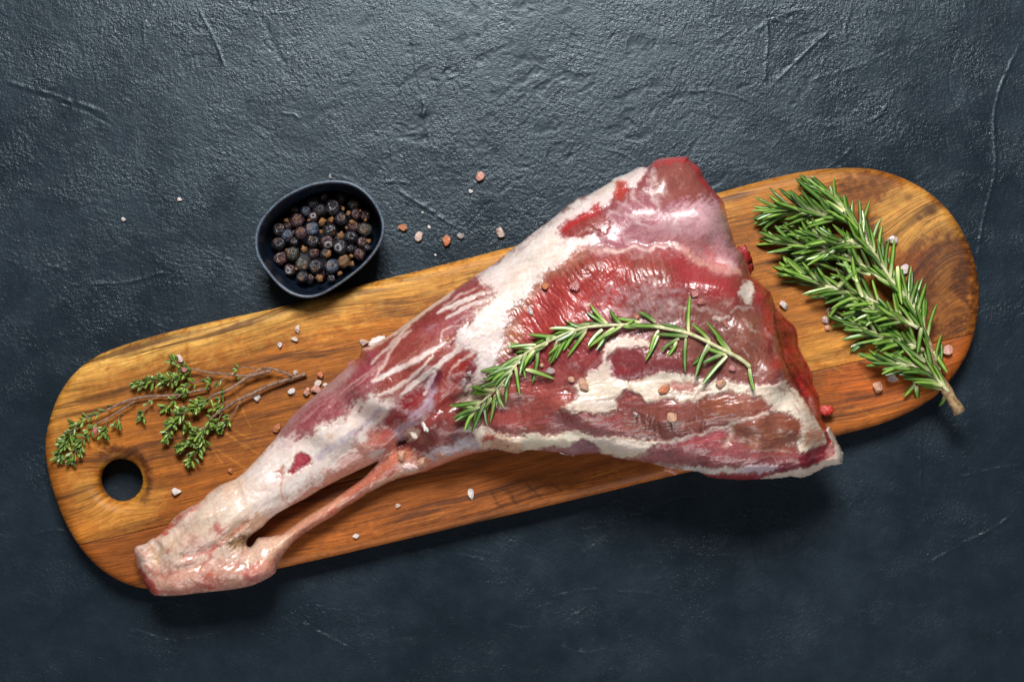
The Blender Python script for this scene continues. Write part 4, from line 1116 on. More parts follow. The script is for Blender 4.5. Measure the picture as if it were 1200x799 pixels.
def lump_mesh(name, m, seed, sx=1.0, sy=1.0, sz=.7, rough_=.35, cuts=2, color=None, noise_f=1.6):
    """irregular soft lump of unit radius"""
    import bmesh
    bm = bmesh.new()
    bmesh.ops.create_icosphere(bm, subdivisions=cuts, radius=1.0)
    V = np.array([v.co for v in bm.verts])
    F = np.array([[v.index for v in f.verts] for f in bm.faces])
    bm.free()
    k = 1 + rough_ * fbm(V[:, 0] * noise_f + V[:, 2], V[:, 1] * noise_f - V[:, 2] * .7, 3, seed)
    V = V * k[:, None] * np.array([sx, sy, sz])
    kw = {}
    if color is not None:
        cc = np.tile(lin(color), (len(V), 1)) * (1 + .25 * fbm(V[:, 0] * 3, V[:, 1] * 3, 2, seed + 5))[:, None]
        kw = dict(cols=np.clip(cc, 0, .85), rgh=np.full(len(V), .32), lean=np.full(len(V), .6))
    return mesh_np(name, V, F, m, **kw)


# scraps hanging at the edge of the leg: parts of it
for k, (nm, x, y, a, sx, sy, z, colr) in enumerate([
    ('meat_scrap', 871, 300, 65, 13, 8, .039, (150, 34, 36)), ('meat_scrap', 878, 311, 80, 9, 5, .035, (128, 22, 26)), ('meat_scrap', 870, 310, 70, 14, 6, .038, (160, 52, 54)),
    ('meat_scrap', 966, 481, -10, 9, 6, .026, (196, 56, 46)), ('fat_scrap', 442, 400, -25, 9, 5, .030, (234, 214, 206)), ('fat_scrap', 785, 548, 30, 9, 5, .043, (222, 146, 118)),
    ('fat_scrap', 667, 530, 10, 9, 3, .041, (234, 214, 216)),
    ('fat_scrap', 498, 497, 70, 9, 4, .062, (238, 224, 214)), ('fat_scrap', 485, 506, 40, 8, 5, .056, (238, 214, 196)), ('fat_scrap', 513, 484, 30, 6, 4, .065, (232, 214, 214)),
    
    ('fat_scrap', 480, 544, 15, 10, 6, .036, (234, 198, 190)), 
    ('meat_scrap', 412, 429, -50, 9, 4, .034, (186, 110, 112)),
]):
    p = leg_pt(x, y)
    w = wpt(x, y, z)
    if p is not None and nm == 'fat_scrap' and (480 < x < 520 or x == 480): w = p - Vector((0, 0, .0012))
    o = obj(nm, lump_mesh(nm, meat_mat, 200 + k, 1, 1, .55, .55, 3, colr), leg_root, w - leg_root.location)
    o.scale = (sx * PXM, sy * PXM, min(sx, sy) * PXM * 1.1)
    o.rotation_euler = (R(rng.uniform(-15, 15)), R(rng.uniform(-15, 15)), R(-a))

# ------------------------------------------------------------------ the bowl of juniper berries
BOWL = [(42, 430), (55, 335), (105, 248), (200, 158), (330, 90), (430, 62), (520, 55), (610, 70), (692, 117), (760, 195), (800, 290), (800, 375), (762, 460), (690, 550), (600, 625), (505, 690),
        (420, 733), (340, 745), (258, 725), (180, 670), (110, 590), (60, 510)]
BOWL = [(290 + x / 4.993, 200 + y / 4.993) for x, y in BOWL]
BC = (374.5, 280.5)


def build_bowl():
    m, nt, bs = mat('navy_glaze')
    co = objco(nt)
    a = attr(nt, 'Col').outputs['Color']
    f = noise_tex(nt, co, 900, 3, .6)
    f2 = noise_tex(nt, co, 120, 4, .6)
    c = mult(nt, a, mathn(nt, 'MULTIPLY', mapr(nt, f, .35, .65, .6, 1.5), mapr(nt, f2, .3, .7, .8, 1.2)))
    nt.links.new(c, bs.inputs['Base Color'])
    nt.links.new(mapr(nt, f2, .3, .7, .24, .42), bs.inputs['Roughness'])
    bump(nt, f, .15, .0004, bs)
    out = catmull(BOWL, 5)
    X, Y = unproject(out[:, 0], out[:, 1], .034)
    cx, cy = (float(q) for q in unproject(BC[0], BC[1], .034))
    rx, ry = X - cx, Y - cy
    prof = [(0.0, .0006), (.60, .0006), (.66, .0000), (.70, .0010), (.80, .0050), (.90, .0140), (.965, .0250), (.992, .0315), (1.0, .0338), (.996, .0352), (.984, .0359), (.966, .0360), (.952, .0352), (.942, .0330),
            (.925, .0270), (.885, .0170), (.83, .0105), (.74, .0070), (.6, .0058), (.3, .0052), (0.0, .0050)]
    glaze, rim = lin((16, 25, 38)), lin((82, 94, 108))
    nS = len(out)
    V, C = [], []
    for k, (s, z) in enumerate(prof):
        wob = 1 + .004 * noise2(rx * 60, ry * 60, k // 4)
        for i in range(nS):
            V.append((rx[i] * s * wob[i], ry[i] * s * wob[i], z))
        C += [rim * 1.0 if 9 <= k <= 11 else (rim * .55 + glaze * .45 if k in (8, 12) else glaze)] * nS
    F = []
    for k in range(len(prof) - 1):
        for i in range(nS):
            j = (i + 1) % nS
            F.append((k * nS + i, k * nS + j, (k + 1) * nS + j, (k + 1) * nS + i))
    V = np.array(V)
    F = np.array(F)[:, ::-1]
    # the outline runs clockwise on screen; make sure faces look outwards
    me = mesh_np('dish_wall', V, F, m, np.array(C))
    import bmesh
    bm = bmesh.new(); bm.from_mesh(me)
    bmesh.ops.remove_doubles(bm, verts=bm.verts, dist=1e-6)
    bmesh.ops.recalc_face_normals(bm, faces=bm.faces)
    bm.to_mesh(me); bm.free()
    me.name = 'bowl'
    o = obj('bowl', me, None, (cx, cy, -.0004))
    tag(o, 'small oval navy blue glazed bowl full of dried berries, beside the board', 'bowl')
    return out


bowl_out = build_bowl()


def berry_materials():
    ms = {}
    for nm, c1, c2 in (('black', (26, 24, 29), (56, 52, 58)), ('plum', (44, 28, 32), (82, 56, 58)), ('blue', (38, 43, 56), (84, 93, 112)), ('brown', (94, 66, 46), (126, 94, 66)), ('grey', (48, 46, 42), (86, 82, 76))):
        m, nt, bs = mat('berry_' + nm)
        co = objco(nt)
        f = noise_tex(nt, co, 2.2, 5, .65, .6)
        c = mixc(nt, mapr(nt, f, .38, .66, 0, 1), tuple(lin(c1)), tuple(lin(c2)))
        col = attr(nt, 'Col').outputs['Color']
        fac = attr(nt, 'tip').outputs['Fac']
        c = mixc(nt, fac, c, col)
        nt.links.new(c, bs.inputs['Base Color'])
        nt.links.new(mapr(nt, f, .3, .7, .20, .36), bs.inputs['Roughness'])
        bs.inputs['Specular IOR Level'].default_value = .7
        bump(nt, f, .35, .10, bs)
        ms[nm] = m
    return ms


BM = berry_materials()


def berry_mesh(kind, seed, mt):
    """unit berry with a dented crown (calyx) at +Z"""
    nu, nv = 22, 16
    V, T, C = [], [], []
    for j in range(nv):
        ph = math.pi * j / (nv - 1)
        for i in range(nu):
            th = 2 * math.pi * i / nu
            V.append((math.sin(ph) * math.cos(th), math.sin(ph) * math.sin(th), math.cos(ph)))
    V = np.array(V)
    w = 1 + .13 * fbm(V[:, 0] * 1.3 + V[:, 2] * .8, V[:, 1] * 1.3 - V[:, 2] * .6, 4, seed)
    if kind == 'wrinkled': w += .16 * np.abs(fbm(V[:, 0] * 2.2 + V[:, 2], V[:, 1] * 2.2 + V[:, 2], 3, seed + 2)) - .05
    r = np.hypot(V[:, 0], V[:, 1])
    th = np.arctan2(V[:, 1], V[:, 0])
    tip = np.zeros(len(V))
    if kind != 'smooth':
        star = .5 + .5 * np.cos(3 * th + seed)
        up = V[:, 2] > 0
        dent = np.where(up, np.exp(-(r / .30) ** 2), 0)
        w = w - .10 * dent + np.where(up, .07 * np.exp(-((r - .36) / .12) ** 2) * star, 0)
        tip = np.where(up, np.exp(-(r / (.18 + .22 * star)) ** 4), 0)
        if kind == 'ring': tip = np.where(up, np.exp(-((r - .42) / .10) ** 2), 0)
    V = V * w[:, None]
    F = []
    for j in range(nv - 1):
        for i in range(nu):
            k = (i + 1) % nu
            F.append((j * nu + i, (j + 1) * nu + i, (j + 1) * nu + k, j * nu + k))
    tc = lin((112, 78, 46)) if kind != 'ring' else lin((150, 150, 152))
    if kind == 'dull': tip = tip * .25
    return mesh_np('juniper_berry', V, np.array(F), mt, np.tile(tc, (len(V), 1)), tip=np.clip(tip, 0, 1))


def in_bowl(x, y, z):
    return wpt(290 + x / 4.993, 200 + y / 4.993, z)


BERRIES = [  # crop coordinates, radius, material, kind
    (450, 157, 33, 'plum', 'star'), (545, 163, 29, 'plum', 'dull'), (385, 190, 34, 'black', 'wrinkled'), (500, 216, 45, 'black', 'dull'), (622, 196, 38, 'black', 'wrinkled'), (280, 228, 27, 'plum', 'dull'),
    (342, 236, 32, 'blue', 'dull'), (425, 232, 38, 'black', 'wrinkled'), (636, 256, 34, 'plum', 'dull'), (690, 264, 30, 'plum', 'wrinkled'), (384, 270, 27, 'plum', 'ring'), (292, 291, 39, 'plum', 'star'),
    (550, 284, 38, 'black', 'star'), (378, 340, 40, 'blue', 'star'), (185, 343, 38, 'black', 'wrinkled'), (618, 326, 32, 'plum', 'wrinkled'), (688, 346, 40, 'grey', 'star'), (480, 352, 38, 'black', 'wrinkled'),
    (312, 366, 37, 'plum', 'wrinkled'), (234, 380, 36, 'blue', 'wrinkled'), (606, 390, 38, 'black', 'dull'), (272, 416, 26, 'black', 'dull'), (181, 430, 38, 'black', 'wrinkled'), (386, 415, 36, 'black', 'wrinkled'),
    (468, 420, 40, 'plum', 'ring'), (544, 447, 42, 'black', 'ring'), (672, 420, 34, 'plum', 'dull'), (604, 458, 26, 'black', 'dull'), (265, 486, 39, 'grey', 'wrinkled'), (389, 485, 30, 'plum', 'dull'),
    (655, 491, 34, 'plum', 'star'), (196, 515, 40, 'plum', 'star'), (566, 532, 39, 'brown', 'smooth'), (320, 551, 41, 'grey', 'star'), (402, 560, 43, 'black', 'star'), (494, 560, 40, 'blue', 'star'),
    (249, 580, 33, 'plum', 'ring'), (322, 622, 36, 'black', 'star'), (490, 632, 24, 'black', 'dull'), (238, 318, 25, 'plum', 'dull'), (455, 488, 32, 'black', 'star'), (700, 448, 26, 'black', 'dull'), (370, 625, 22, 'plum', 'dull')]
HUSKS = [(490, 286, 25), (437, 302, 29), (560, 222, 15), (610, 303, 22), (545, 378, 26), (710, 412, 20), (332, 462, 26), (470, 488, 28), (610, 500, 16), (612, 546, 20), (420, 628, 32), (540, 602, 18), (228, 292, 17),
         (430, 357, 16), (270, 362, 12), (580, 335, 14), (590, 250, 18), (285, 575, 12), (360, 290, 12), (660, 235, 10), (400, 470, 12), (690, 290, 12), (230, 468, 12)]
def where_in_heap(x, y):
    dx, dy = x - 430, y - 405
    q = math.hypot(dx / 270, dy / 240)
    if q < .22: return 'at the very centre of the heap'
    n = ['right', 'lower right', 'lower', 'lower left', 'left', 'upper left', 'upper', 'upper right'][int(round(math.degrees(math.atan2(dy, dx)) / 45)) % 8]
    return ('at the %s edge of the heap' if q > .78 else 'in the %s part of the heap' if q > .5 else 'just %s of heap centre') % n


berry_cache = {}
look = {'black': 'near-black', 'plum': 'plum-brown', 'blue': 'dusty blue-grey', 'brown': 'brown', 'grey': 'dull grey'}
kindw = {'star': 'tan star tip', 'dull': 'plain skin', 'wrinkled': 'shrivelled skin', 'ring': 'ring dimple', 'smooth': ''}
cb = in_bowl(425, 405, .01)
for k, (x, y, r, c, kd) in enumerate(BERRIES):
    key = (c, kd, k % 2)
    if key not in berry_cache: berry_cache[key] = berry_mesh(kd, 300 + k, BM[c])
    o = obj('juniper_berry', berry_cache[key])
    rr = r / 4.993 * PXM * 1.05
    q = min(1, math.hypot((x - 430) / 300, (y - 400) / 280))
    z = .0175 - .0045 * q * q + rng.uniform(-.0008, .0012)
    o.location = in_bowl(x, y, z)
    o.scale = (rr * rng.uniform(.96, 1.05), rr * rng.uniform(.95, 1.03), rr * rng.uniform(.88, 1))
    tilt = .45 if kd in ('star', 'ring') else 1.3
    o.rotation_euler = (rng.uniform(-tilt, tilt), rng.uniform(-tilt, tilt), rng.uniform(0, 6.28))
    if c == 'brown':
        o.name = 'allspice_berry'
        tag(o, 'smooth round matt brown allspice berry among the dark berries in the bowl', 'berry')
    elif (c, kd) == ('black', 'ring'):
        tag(o, 'glossy black juniper berry with an open pale ring on top, in the bowl', 'berry', 'dried berries heaped in the bowl')
    else:
        tag(o, f'{look[c]} berry, {kindw[kd]}, {where_in_heap(x, y)}', 'berry', 'dried berries heaped in the bowl')
# the layer below, showing in the gaps
for k in range(24):
    a, q = rng.uniform(0, 6.28), math.sqrt(rng.uniform(0, 1))
    x, y = 425 + 235 * q * math.cos(a), 400 + 210 * q * math.sin(a)
    key = list(berry_cache)[k % len(berry_cache)]
    if key[0] in ('brown', 'blue'): key = ('black', 'wrinkled', 0)
    o = obj('juniper_berry', berry_cache[key])
    rr = rng.uniform(28, 37) / 4.993 * PXM
    o.location = in_bowl(x, y, .0090 + .0012 * q)
    o.scale = (rr, rr, rr * .92)
    o.rotation_euler = (rng.uniform(0, 6), rng.uniform(0, 6), rng.uniform(0, 6))
    tag(o, 'berry half hidden in the lower layer, ' + where_in_heap(x, y), 'berry', 'berries in the lower layer of the bowl')
hm, hnt, hbs = mat('dry_husk')
hf = noise_tex(hnt, objco(hnt), 2.4, 4, .6)
hnt.links.new(mixc(hnt, mapr(hnt, hf, .35, .65, 0, 1), tuple(lin((70, 46, 26))), tuple(lin((150, 104, 58)))), hbs.inputs['Base Color'])
hbs.inputs['Roughness'].default_value = .6

husk_me = [lump_mesh('husk', hm, 400 + k, 1, .8, .6, .55, 2, None, 1.7) for k in range(5)]
for k, (x, y, r) in enumerate(HUSKS):
    o = obj('berry_husk', husk_me[k % 5])
    rr = r / 4.993 * PXM * .85
    o.location = in_bowl(x, y, .0188 + rng.uniform(-.001, .001))
    o.scale = (rr, rr, rr)
    o.rotation_euler = (rng.uniform(-.5, .5), rng.uniform(-.5, .5), rng.uniform(0, 6))
    if r == 32: tag(o, 'largest orange-tan husk, at the lower edge of the berry heap', 'husk', 'dry husks among the berries')
    else: tag(o, 'tan husk wedged between berries, ' + where_in_heap(x, y), 'husk', 'dry husks among the berries')


# ------------------------------------------------------------------ rosemary
def leaf_material(name, top1, top2):
    m, nt, bs = mat(name)
    col = attr(nt, 'Col').outputs['Color']
    oi = nt.nodes.new('ShaderNodeObjectInfo')
    f = noise_tex(nt, objco(nt), 5, 3, .6)
    c = mult(nt, col, mathn(nt, 'MULTIPLY', mapr(nt, oi.outputs['Random'], 0, 1, .55, 1.45), mapr(nt, f, .3, .7, .82, 1.16)))
    hs = nt.nodes.new('ShaderNodeHueSaturation')
    hs.inputs['Saturation'].default_value = 1.0
    nt.links.new(mapr(nt, oi.outputs['Random'], 0, 1, .500, .472), hs.inputs['Hue'])
    nt.links.new(c, hs.inputs['Color'])
    nt.links.new(hs.outputs[0], bs.inputs['Base Color'])
    bs.inputs['Roughness'].default_value = .28
    bs.inputs['Specular IOR Level'].default_value = .6
    bs.inputs['Subsurface Weight'].default_value = .06
    bs.inputs['Subsurface Scale'].default_value = .001
    return m


LEAFM = leaf_material('rosemary_leaf', 0, 0)


def rosemary_leaf(bend, side, seed):
    ts = [0, .12, .40, .72, .92, 1.0]
    ws = [.45, .85, 1.0, .92, .55, .12]
    g_mid, g_side, g_edge, g_under = lin((140, 170, 92)), lin((70, 126, 34)), lin((40, 88, 20)), lin((170, 192, 140))
    V, C = [], []
    for t, w in zip(ts, ws):
        zc, yc = bend * t * t, side * t * t
        for (yy, zz, cc) in ((-1, -.35, g_edge), (-.5, .22, g_side), (0, -.06, g_mid), (.5, .22, g_side), (1, -.35, g_edge), (0, -.5, g_under)):
            V.append((t, yy * w * .5 + yc, zz * w * .5 + zc))
            C.append(cc * {0: 0, 1: .45}.get(len(V) // 6 if 0 else ts.index(t), 1) + lin((206, 210, 160)) * {0: 1, 1: .55}.get(ts.index(t), 0))
    F = []
    for s in range(len(ts) - 1):
        for k in range(6):
            a, b = s * 6 + k, s * 6 + (k + 1) % 6
            F.append((a, a + 6, b + 6, b))
    V = np.array(V)
    F = np.array(F)
    # bend is in leaf lengths for the x axis but widths for y and z: the object scale takes care of it
    return mesh_np('rosemary_leaf', V, F[:, ::-1], LEAFM, np.array(C))


LEAVES = [rosemary_leaf(b, s, k) for k, (b, s) in enumerate([(0, 0), (-.8, .3), (.7, -.4), (-1.2, -.8), (.3, 1.0), (-.5, 1.4), (.9, .5), (-.3, -1.5)])]


def place_leaf(parent, base, tip, width, up, origin, name='leaf', meshes=None, roll=0.0):
    d = tip - base
    L = d.length
    xd = d.normalized()
    zd = up - xd * up.dot(xd)
    if zd.length < 1e-4: zd = Vector((0, 0, 1)) - xd * xd.z
    zd.normalize()
    zd = Quaternion(xd, roll) @ zd
    yd = zd.cross(xd)
    o = bpy.data.objects.new(name, random.choice(meshes or LEAVES))
    M = Matrix((xd, yd, zd)).transposed().to_4x4()
    M.translation = base - origin
    o.matrix_local = M @ Matrix.Diagonal((L, width, width, 1))
    link(o, parent)
    return o


def twig_material(name, c1, c2):
    m, nt, bs = mat(name)
    f = noise_tex(nt, objco(nt), 400, 4, .65)
    nt.links.new(mixc(nt, mapr(nt, f, .35, .65, 0, 1), tuple(lin(c1)), tuple(lin(c2))), bs.inputs['Base Color'])
    bs.inputs['Roughness'].default_value = .7
    bump(nt, f, .5, .0006, bs)
    return m


WOODY, PALE = twig_material('woody_stem', (108, 84, 56), (172, 144, 104)), twig_material('pale_stem', (170, 174, 120), (222, 218, 178))
TWIG = twig_material('thyme_twig', (88, 64, 54), (156, 126, 104))


def tube(name, pts, radii, mt, origin, parent, sides=8):
    P = np.array([tuple(p) for p in pts])
    n = len(P)
    V, F = [], []
    for i in range(n):
        t = P[min(i + 1, n - 1)] - P[max(i - 1, 0)]
        t = Vector(t).normalized()
        a = t.cross(Vector((0, 0, 1)))
        if a.length < 1e-5: a = Vector((1, 0, 0))
        a.normalize(); b = t.cross(a)
        r = radii[i]
        for k in range(sides):
            th = 2 * math.pi * k / sides
            rr = r * (1 + .13 * math.sin(i * 2.3 + k * 1.9))
            V.append(Vector(P[i]) + a * rr * math.cos(th) + b * rr * math.sin(th) - origin)
    for i in range(n - 1):
        for k in range(sides):
            j = (k + 1) % sides
            F.append((i * sides + k, i * sides + j, (i + 1) * sides + j, (i + 1) * sides + k))
    V.append(Vector(P[0]) - origin); V.append(Vector(P[-1]) - origin)
    c0, c1 = len(V) - 2, len(V) - 1
    for k in range(sides):
        j = (k + 1) % sides
        F.append((c0, j, k, k)); F.append((c1, (n - 1) * sides + k, (n - 1) * sides + j, (n - 1) * sides + j))
    me = bpy.data.meshes.new(name)
    me.from_pydata([tuple(v) for v in V], [], [tuple(dict.fromkeys(f)) for f in F])
    for p in me.polygons: p.use_smooth = True
    me.materials.append(mt)
    return obj(name, me, parent)


def stem_pts(px_pts, zs, n=4):
    P = catmull(px_pts, n, False)
    zz = np.interp(np.linspace(0, 1, len(P)), np.linspace(0, 1, len(zs)), zs)
    return P, zz, [wpt(x, y, z) for (x, y), z in zip(P, zz)]


def bunch():
    org = wpt(1110, 456, BT)
    root = empty('rosemary_bunch', org)
    tag(root, 'thick bunch of fresh green rosemary lying across the right end of the board', 'herb')
    mm = .001
    P, Z, W = stem_pts([(1125, 483), (1110, 458), (1097, 432), (1090, 404), (1082, 383), (1064, 352), (1046, 330), (1030, 305), (1016, 284), (1008, 270), (996, 259), (974, 253)],
                       [BT + 5 * mm, BT + 6 * mm, BT + 10 * mm, BT + 12 * mm, BT + 13 * mm, BT + 12 * mm, BT + 12 * mm], 3)
    n = len(W)
    k0 = 11
    tube('main_stem', W[:k0], [np.interp(i / (k0 - 1), [0, .35, .6, 1], [3.4 * mm, 3.0 * mm, 1.7 * mm, 1.1 * mm]) for i in range(k0)], WOODY, org, root)
    P2, Z2, W2 = stem_pts([(944, 208), (952, 215), (962, 223), (976, 236), (992, 252), (1012, 284), (1030, 320)], [BT + 6 * mm, BT + 6 * mm, BT + 5 * mm, BT + 4 * mm], 3)
    tube('woody_stub', W2, [1.9 * mm] * 6 + [1.3 * mm] * (len(W2) - 6), WOODY, org, root)

    def sprig(px_pts, z0, z1, count, amax, lmin, lmax, r=1.0, tipfan=True, start=.08, bias=0.0):
        P, Z, W = stem_pts(px_pts, [BT + z0 * mm, BT + (z0 + z1) / 2 * mm + 1.5 * mm, BT + z1 * mm], 4)
        s = tube('sprig', W, [r * mm * np.interp(i / (len(W) - 1), [0, 1], [1.1, .55]) for i in range(len(W))], PALE, org, root)
        for k in range(count):
            t = start + (1 - start) * (k + rng.uniform(0, .6)) / count
            f = min(t, .999) * (len(W) - 1)
            i = int(f)
            b = W[i].lerp(W[i + 1], f - i)
            tan = (W[i + 1] - W[i]).normalized()
            sd = tan.cross(Vector((0, 0, 1))).normalized()
            ph = k * 2.4 + rng.uniform(-.5, .5)
            a = R(amax) * (1 - .45 * t) * rng.uniform(.7, 1.15)
            if t > .9: a *= .6
            side = sd * math.cos(ph) + Vector((0, 0, 1)) * (math.sin(ph) * .75 + .12)
            dr = tan * math.cos(a) + side * math.sin(a)
            L = rng.uniform(lmin, lmax) * PXM * (1 if t < .85 else .8)
            tip = b + dr * L
            tip.z = max(tip.z, BT + .0012)
            up = Vector((0, 0, 1)) + sd * math.cos(ph) * -.4 + tan * .1
            place_leaf(s, b, tip, rng.uniform(4.6, 6.2) * PXM, up, org, roll=rng.uniform(-.5, .5))
        return s
    # side shoots swept to the left, lowest first
    sprig([(1040, 362), (1010, 347), (976, 338), (952, 328), (930, 319)], 9, 6, 46, 42, 28, 42)
    sprig([(1046, 336), (1010, 311), (992, 300), (966, 292), (938, 287), (914, 283)], 12, 8, 48, 42, 28, 40)
    sprig([(996, 259), (962, 251), (940, 247), (922, 247), (911, 250)], 12, 9, 46, 40, 28, 42)
    sprig([(1000, 262), (984, 240), (968, 226), (955, 219)], 11, 10, 22, 24, 24, 34, 1, True, .0)
    sprig([(1076, 384), (1056, 374), (1044, 367), (1026, 364), (1012, 360)], 12, 10, 32, 44, 24, 34)
    sprig([(1082, 410), (1060, 402), (1040, 397), (1014, 386), (994, 379)], 8, 6, 36, 40, 26, 38)
    sprig([(1086, 424), (1060, 408), (1034, 398), (1014, 400)], 5, 3, 20, 42, 22, 32)
    sprig([(1112, 459), (1098, 445), (1086, 434), (1070, 428), (1048, 425), (1034, 422)], 8, 10, 38, 36, 28, 42)
    sprig([(1020, 292), (1000, 284), (984, 284), (966, 280), (950, 276)], 13, 13, 32, 46, 26, 36)
    for f in ([(1002, 300), (970, 282), (946, 272), (926, 268)], [(1014, 332), (984, 318), (956, 308), (936, 302)], [(1052, 384), (1030, 368), (1006, 358), (988, 350)], [(1078, 412), (1056, 398), (1030, 384), (1008, 372)]):
        sprig(f, 5, 4, 20, 44, 26, 38)
    # leaves straight on the long stem
    sp = tube('sprig', [W[i] for i in range(9, n)], [.9 * mm] * (n - 9), PALE, org, root)
    for k in range(90):
        f = rng.uniform(.16, .97) * (n - 1)
        i = int(f)
        b = W[i].lerp(W[min(i + 1, n - 1)], f - i)
        tan = (W[min(i + 1, n - 1)] - W[i]).normalized()
        sd = tan.cross(Vector((0, 0, 1))).normalized()
        sg = rng.choice([-1, 1], p=[.35, .65])
        a = R(rng.uniform(10, 48)) * (1 if sg < 0 else .38)
        dr = tan * math.cos(a) + sd * (-sg * math.sin(a)) + Vector((0, 0, rng.uniform(-.25, .3)))
        tip = b + dr.normalized() * rng.uniform(28, 44) * PXM
        tip.z = max(tip.z, BT + .0012)
        place_leaf(sp, b, tip, rng.uniform(4.3, 5.8) * PXM, Vector((0, 0, 1)) + sd * sg * .3, org, roll=rng.uniform(-.4, .4))
    # a few single leaves one can point to
    for (x0, y0, x1, y1, z0, z1) in [(975, 244, 932, 209, 13, 15), (988, 248, 952, 224, 13, 13), (1052, 312, 1052, 356, 14, 12), (1011, 348, 990, 304, 15, 17), (1005, 330, 978, 300, 16, 14), (982, 336, 1000, 316, 14, 19),
                               (1020, 322, 982, 306, 15, 16), (998, 345, 978, 372, 9, 4), (990, 344, 972, 374, 10, 3), (1072, 450, 1062, 464, 6, 2), (1074, 452, 1075, 470, 6, 2), (1100, 445, 1052, 447, 8, 6), (1106, 455, 1078, 448, 7, 4),
                               (1080, 384, 1075, 414, 14, 12), (1084, 424, 1046, 396, 13, 11), (1094, 412, 1110, 434, 9, 5), (1108, 462, 1108, 480, 4, -4)]:
        b, t_ = wpt(x0, y0, BT + z0 * mm), wpt(x1, y1, BT + z1 * mm)
        place_leaf(sp, b, t_, rng.uniform(6, 7) * PXM, Vector((0, .1, 1)), org)


bunch()


def sprig_on_meat():
    pts = [(552, 480), (568, 468), (589, 447), (604, 428), (617, 413), (645, 399), (668, 389), (690, 383), (720, 381), (746, 381), (776, 384), (808, 391), (832, 402), (856, 414), (870, 422), (879, 430)]
    P = catmull(pts, 3, False)
    zs = np.array([(leg_pt(x, y) or wpt(x, y, .08)).z for x, y in P])
    k = np.ones(7) / 7
    zz = np.convolve(np.pad(zs, 3, mode='edge'), k, 'valid')
    zz = np.maximum(zz + .0022, zs + .0016)
    W = [wpt(x, y, z) for (x, y), z in zip(P, zz)]
    org = W[len(W) // 2].copy()
    root = empty('rosemary_sprig', org)
    tag(root, 'single green rosemary sprig lying across the top of the raw leg of lamb', 'herb')
    n = len(W)
    st = tube('stem', W, [np.interp(i / (n - 1), [0, 1], [.0005, .0011]) for i in range(n)], PALE, org, root)

    def top(x, y, lift):
        p = leg_pt(x, y)
        z = (p.z if p is not None else .08) + lift
        return wpt(x, y, z)
    L = [(856, 412, 828, 377), (832, 400, 814, 376), (807, 389, 805, 347), (768, 378, 751, 361), (778, 383, 736, 379), (750, 378, 718, 371), (804, 388, 776, 377), (806, 394, 770, 390), (796, 397, 772, 407), (793, 400, 788, 418),
         (804, 396, 799, 436), (831, 402, 809, 440), (832, 406, 817, 430), (851, 416, 826, 407), (846, 415, 824, 425), (852, 417, 819, 447), (855, 411, 833, 397), (878, 430, 879, 459), (772, 387, 756, 409), (772, 391, 760, 422),
         (712, 379, 688, 361), (711, 381, 688, 368), (722, 381, 682, 384), (720, 384, 688, 408), (716, 386, 698, 408), (706, 386, 685, 401), (691, 380, 655, 385), (687, 388, 665, 418), (653, 400, 645, 427), (656, 401, 650, 428),
         (628, 404, 593, 405), (622, 409, 604, 410), (614, 416, 581, 428), (611, 424, 563, 437), (603, 432, 566, 441), (594, 442, 560, 448), (579, 458, 547, 459), (574, 462, 556, 462), (565, 471, 529, 476), (562, 477, 529, 482),
         (556, 479, 534, 491), (557, 480, 538, 499), (568, 472, 552, 503), (580, 462, 575, 499), (583, 458, 587, 477), (597, 444, 587, 470), (612, 424, 615, 444), (628, 408, 617, 433), (630, 407, 632, 449), (616, 433, 648, 441),
         (669, 388, 622, 399), (688, 385, 658, 403), (670, 391, 640, 400), (642, 402, 620, 412), (640, 403, 612, 420), (626, 410, 606, 432), (600, 436, 588, 450), (590, 450, 566, 464), (586, 452, 570, 476), (746, 382, 730, 385),
         (640, 398, 655, 392), (576, 466, 562, 490), (730, 381, 745, 378)]
    for k in range(34):          # the crowded lower half of the sprig
        i = int(rng.uniform(.02, .62) * (len(P) - 2))
        tx, ty = P[i] - P[i + 1]
        a = math.atan2(ty, tx) + R(rng.uniform(18, 48)) * rng.choice([-1, 1])
        l = rng.uniform(22, 38)
        L.append((P[i][0], P[i][1], P[i][0] + l * math.cos(a), P[i][1] + l * math.sin(a)))
    for q, (x0, y0, x1, y1) in enumerate(L):
        i = int(np.argmin((P[:, 0] - x0) ** 2 + (P[:, 1] - y0) ** 2))
        b = W[i].copy()
        lift = rng.uniform(.0018, .0055) if math.hypot(x1 - x0, y1 - y0) > 22 else .003
        t_ = top(x1, y1, lift)
        bb = wpt(x0, y0, b.z)
        place_leaf(st, bb, t_, rng.uniform(4.6, 5.8) * PXM, leg_n(x1, y1) + Vector((0, .1, .6)), org, roll=rng.uniform(-.45, .45))


sprig_on_meat()


# ------------------------------------------------------------------ thyme
THYM = leaf_material('thyme_leaf', 0, 0)


def thyme_leaf(seed):
    ts, ws = [0, .25, .6, .88, 1], [.2, .8, 1, .6, .1]
    V, C = [], []
    for t, w in zip(ts, ws):
        for yy, zz, cc in ((-1, .16, (66, 108, 32)), (0, -.10, (120, 152, 70)), (1, .16, (66, 108, 32)), (0, -.26, (150, 172, 112))):
            V.append((t, yy * w * .5, zz * w + (-.25 if seed % 2 else .15) * t * t)); C.append(lin(cc))
    F = []
    for s in range(4):
        for k in range(4):
            a, b = s * 4 + k, s * 4 + (k + 1) % 4
            F.append((a, b, b + 4, a + 4))
    return mesh_np('thyme_leaf', np.array(V), np.array(F), THYM, np.array(C))


TL = [thyme_leaf(0), thyme_leaf(1)]


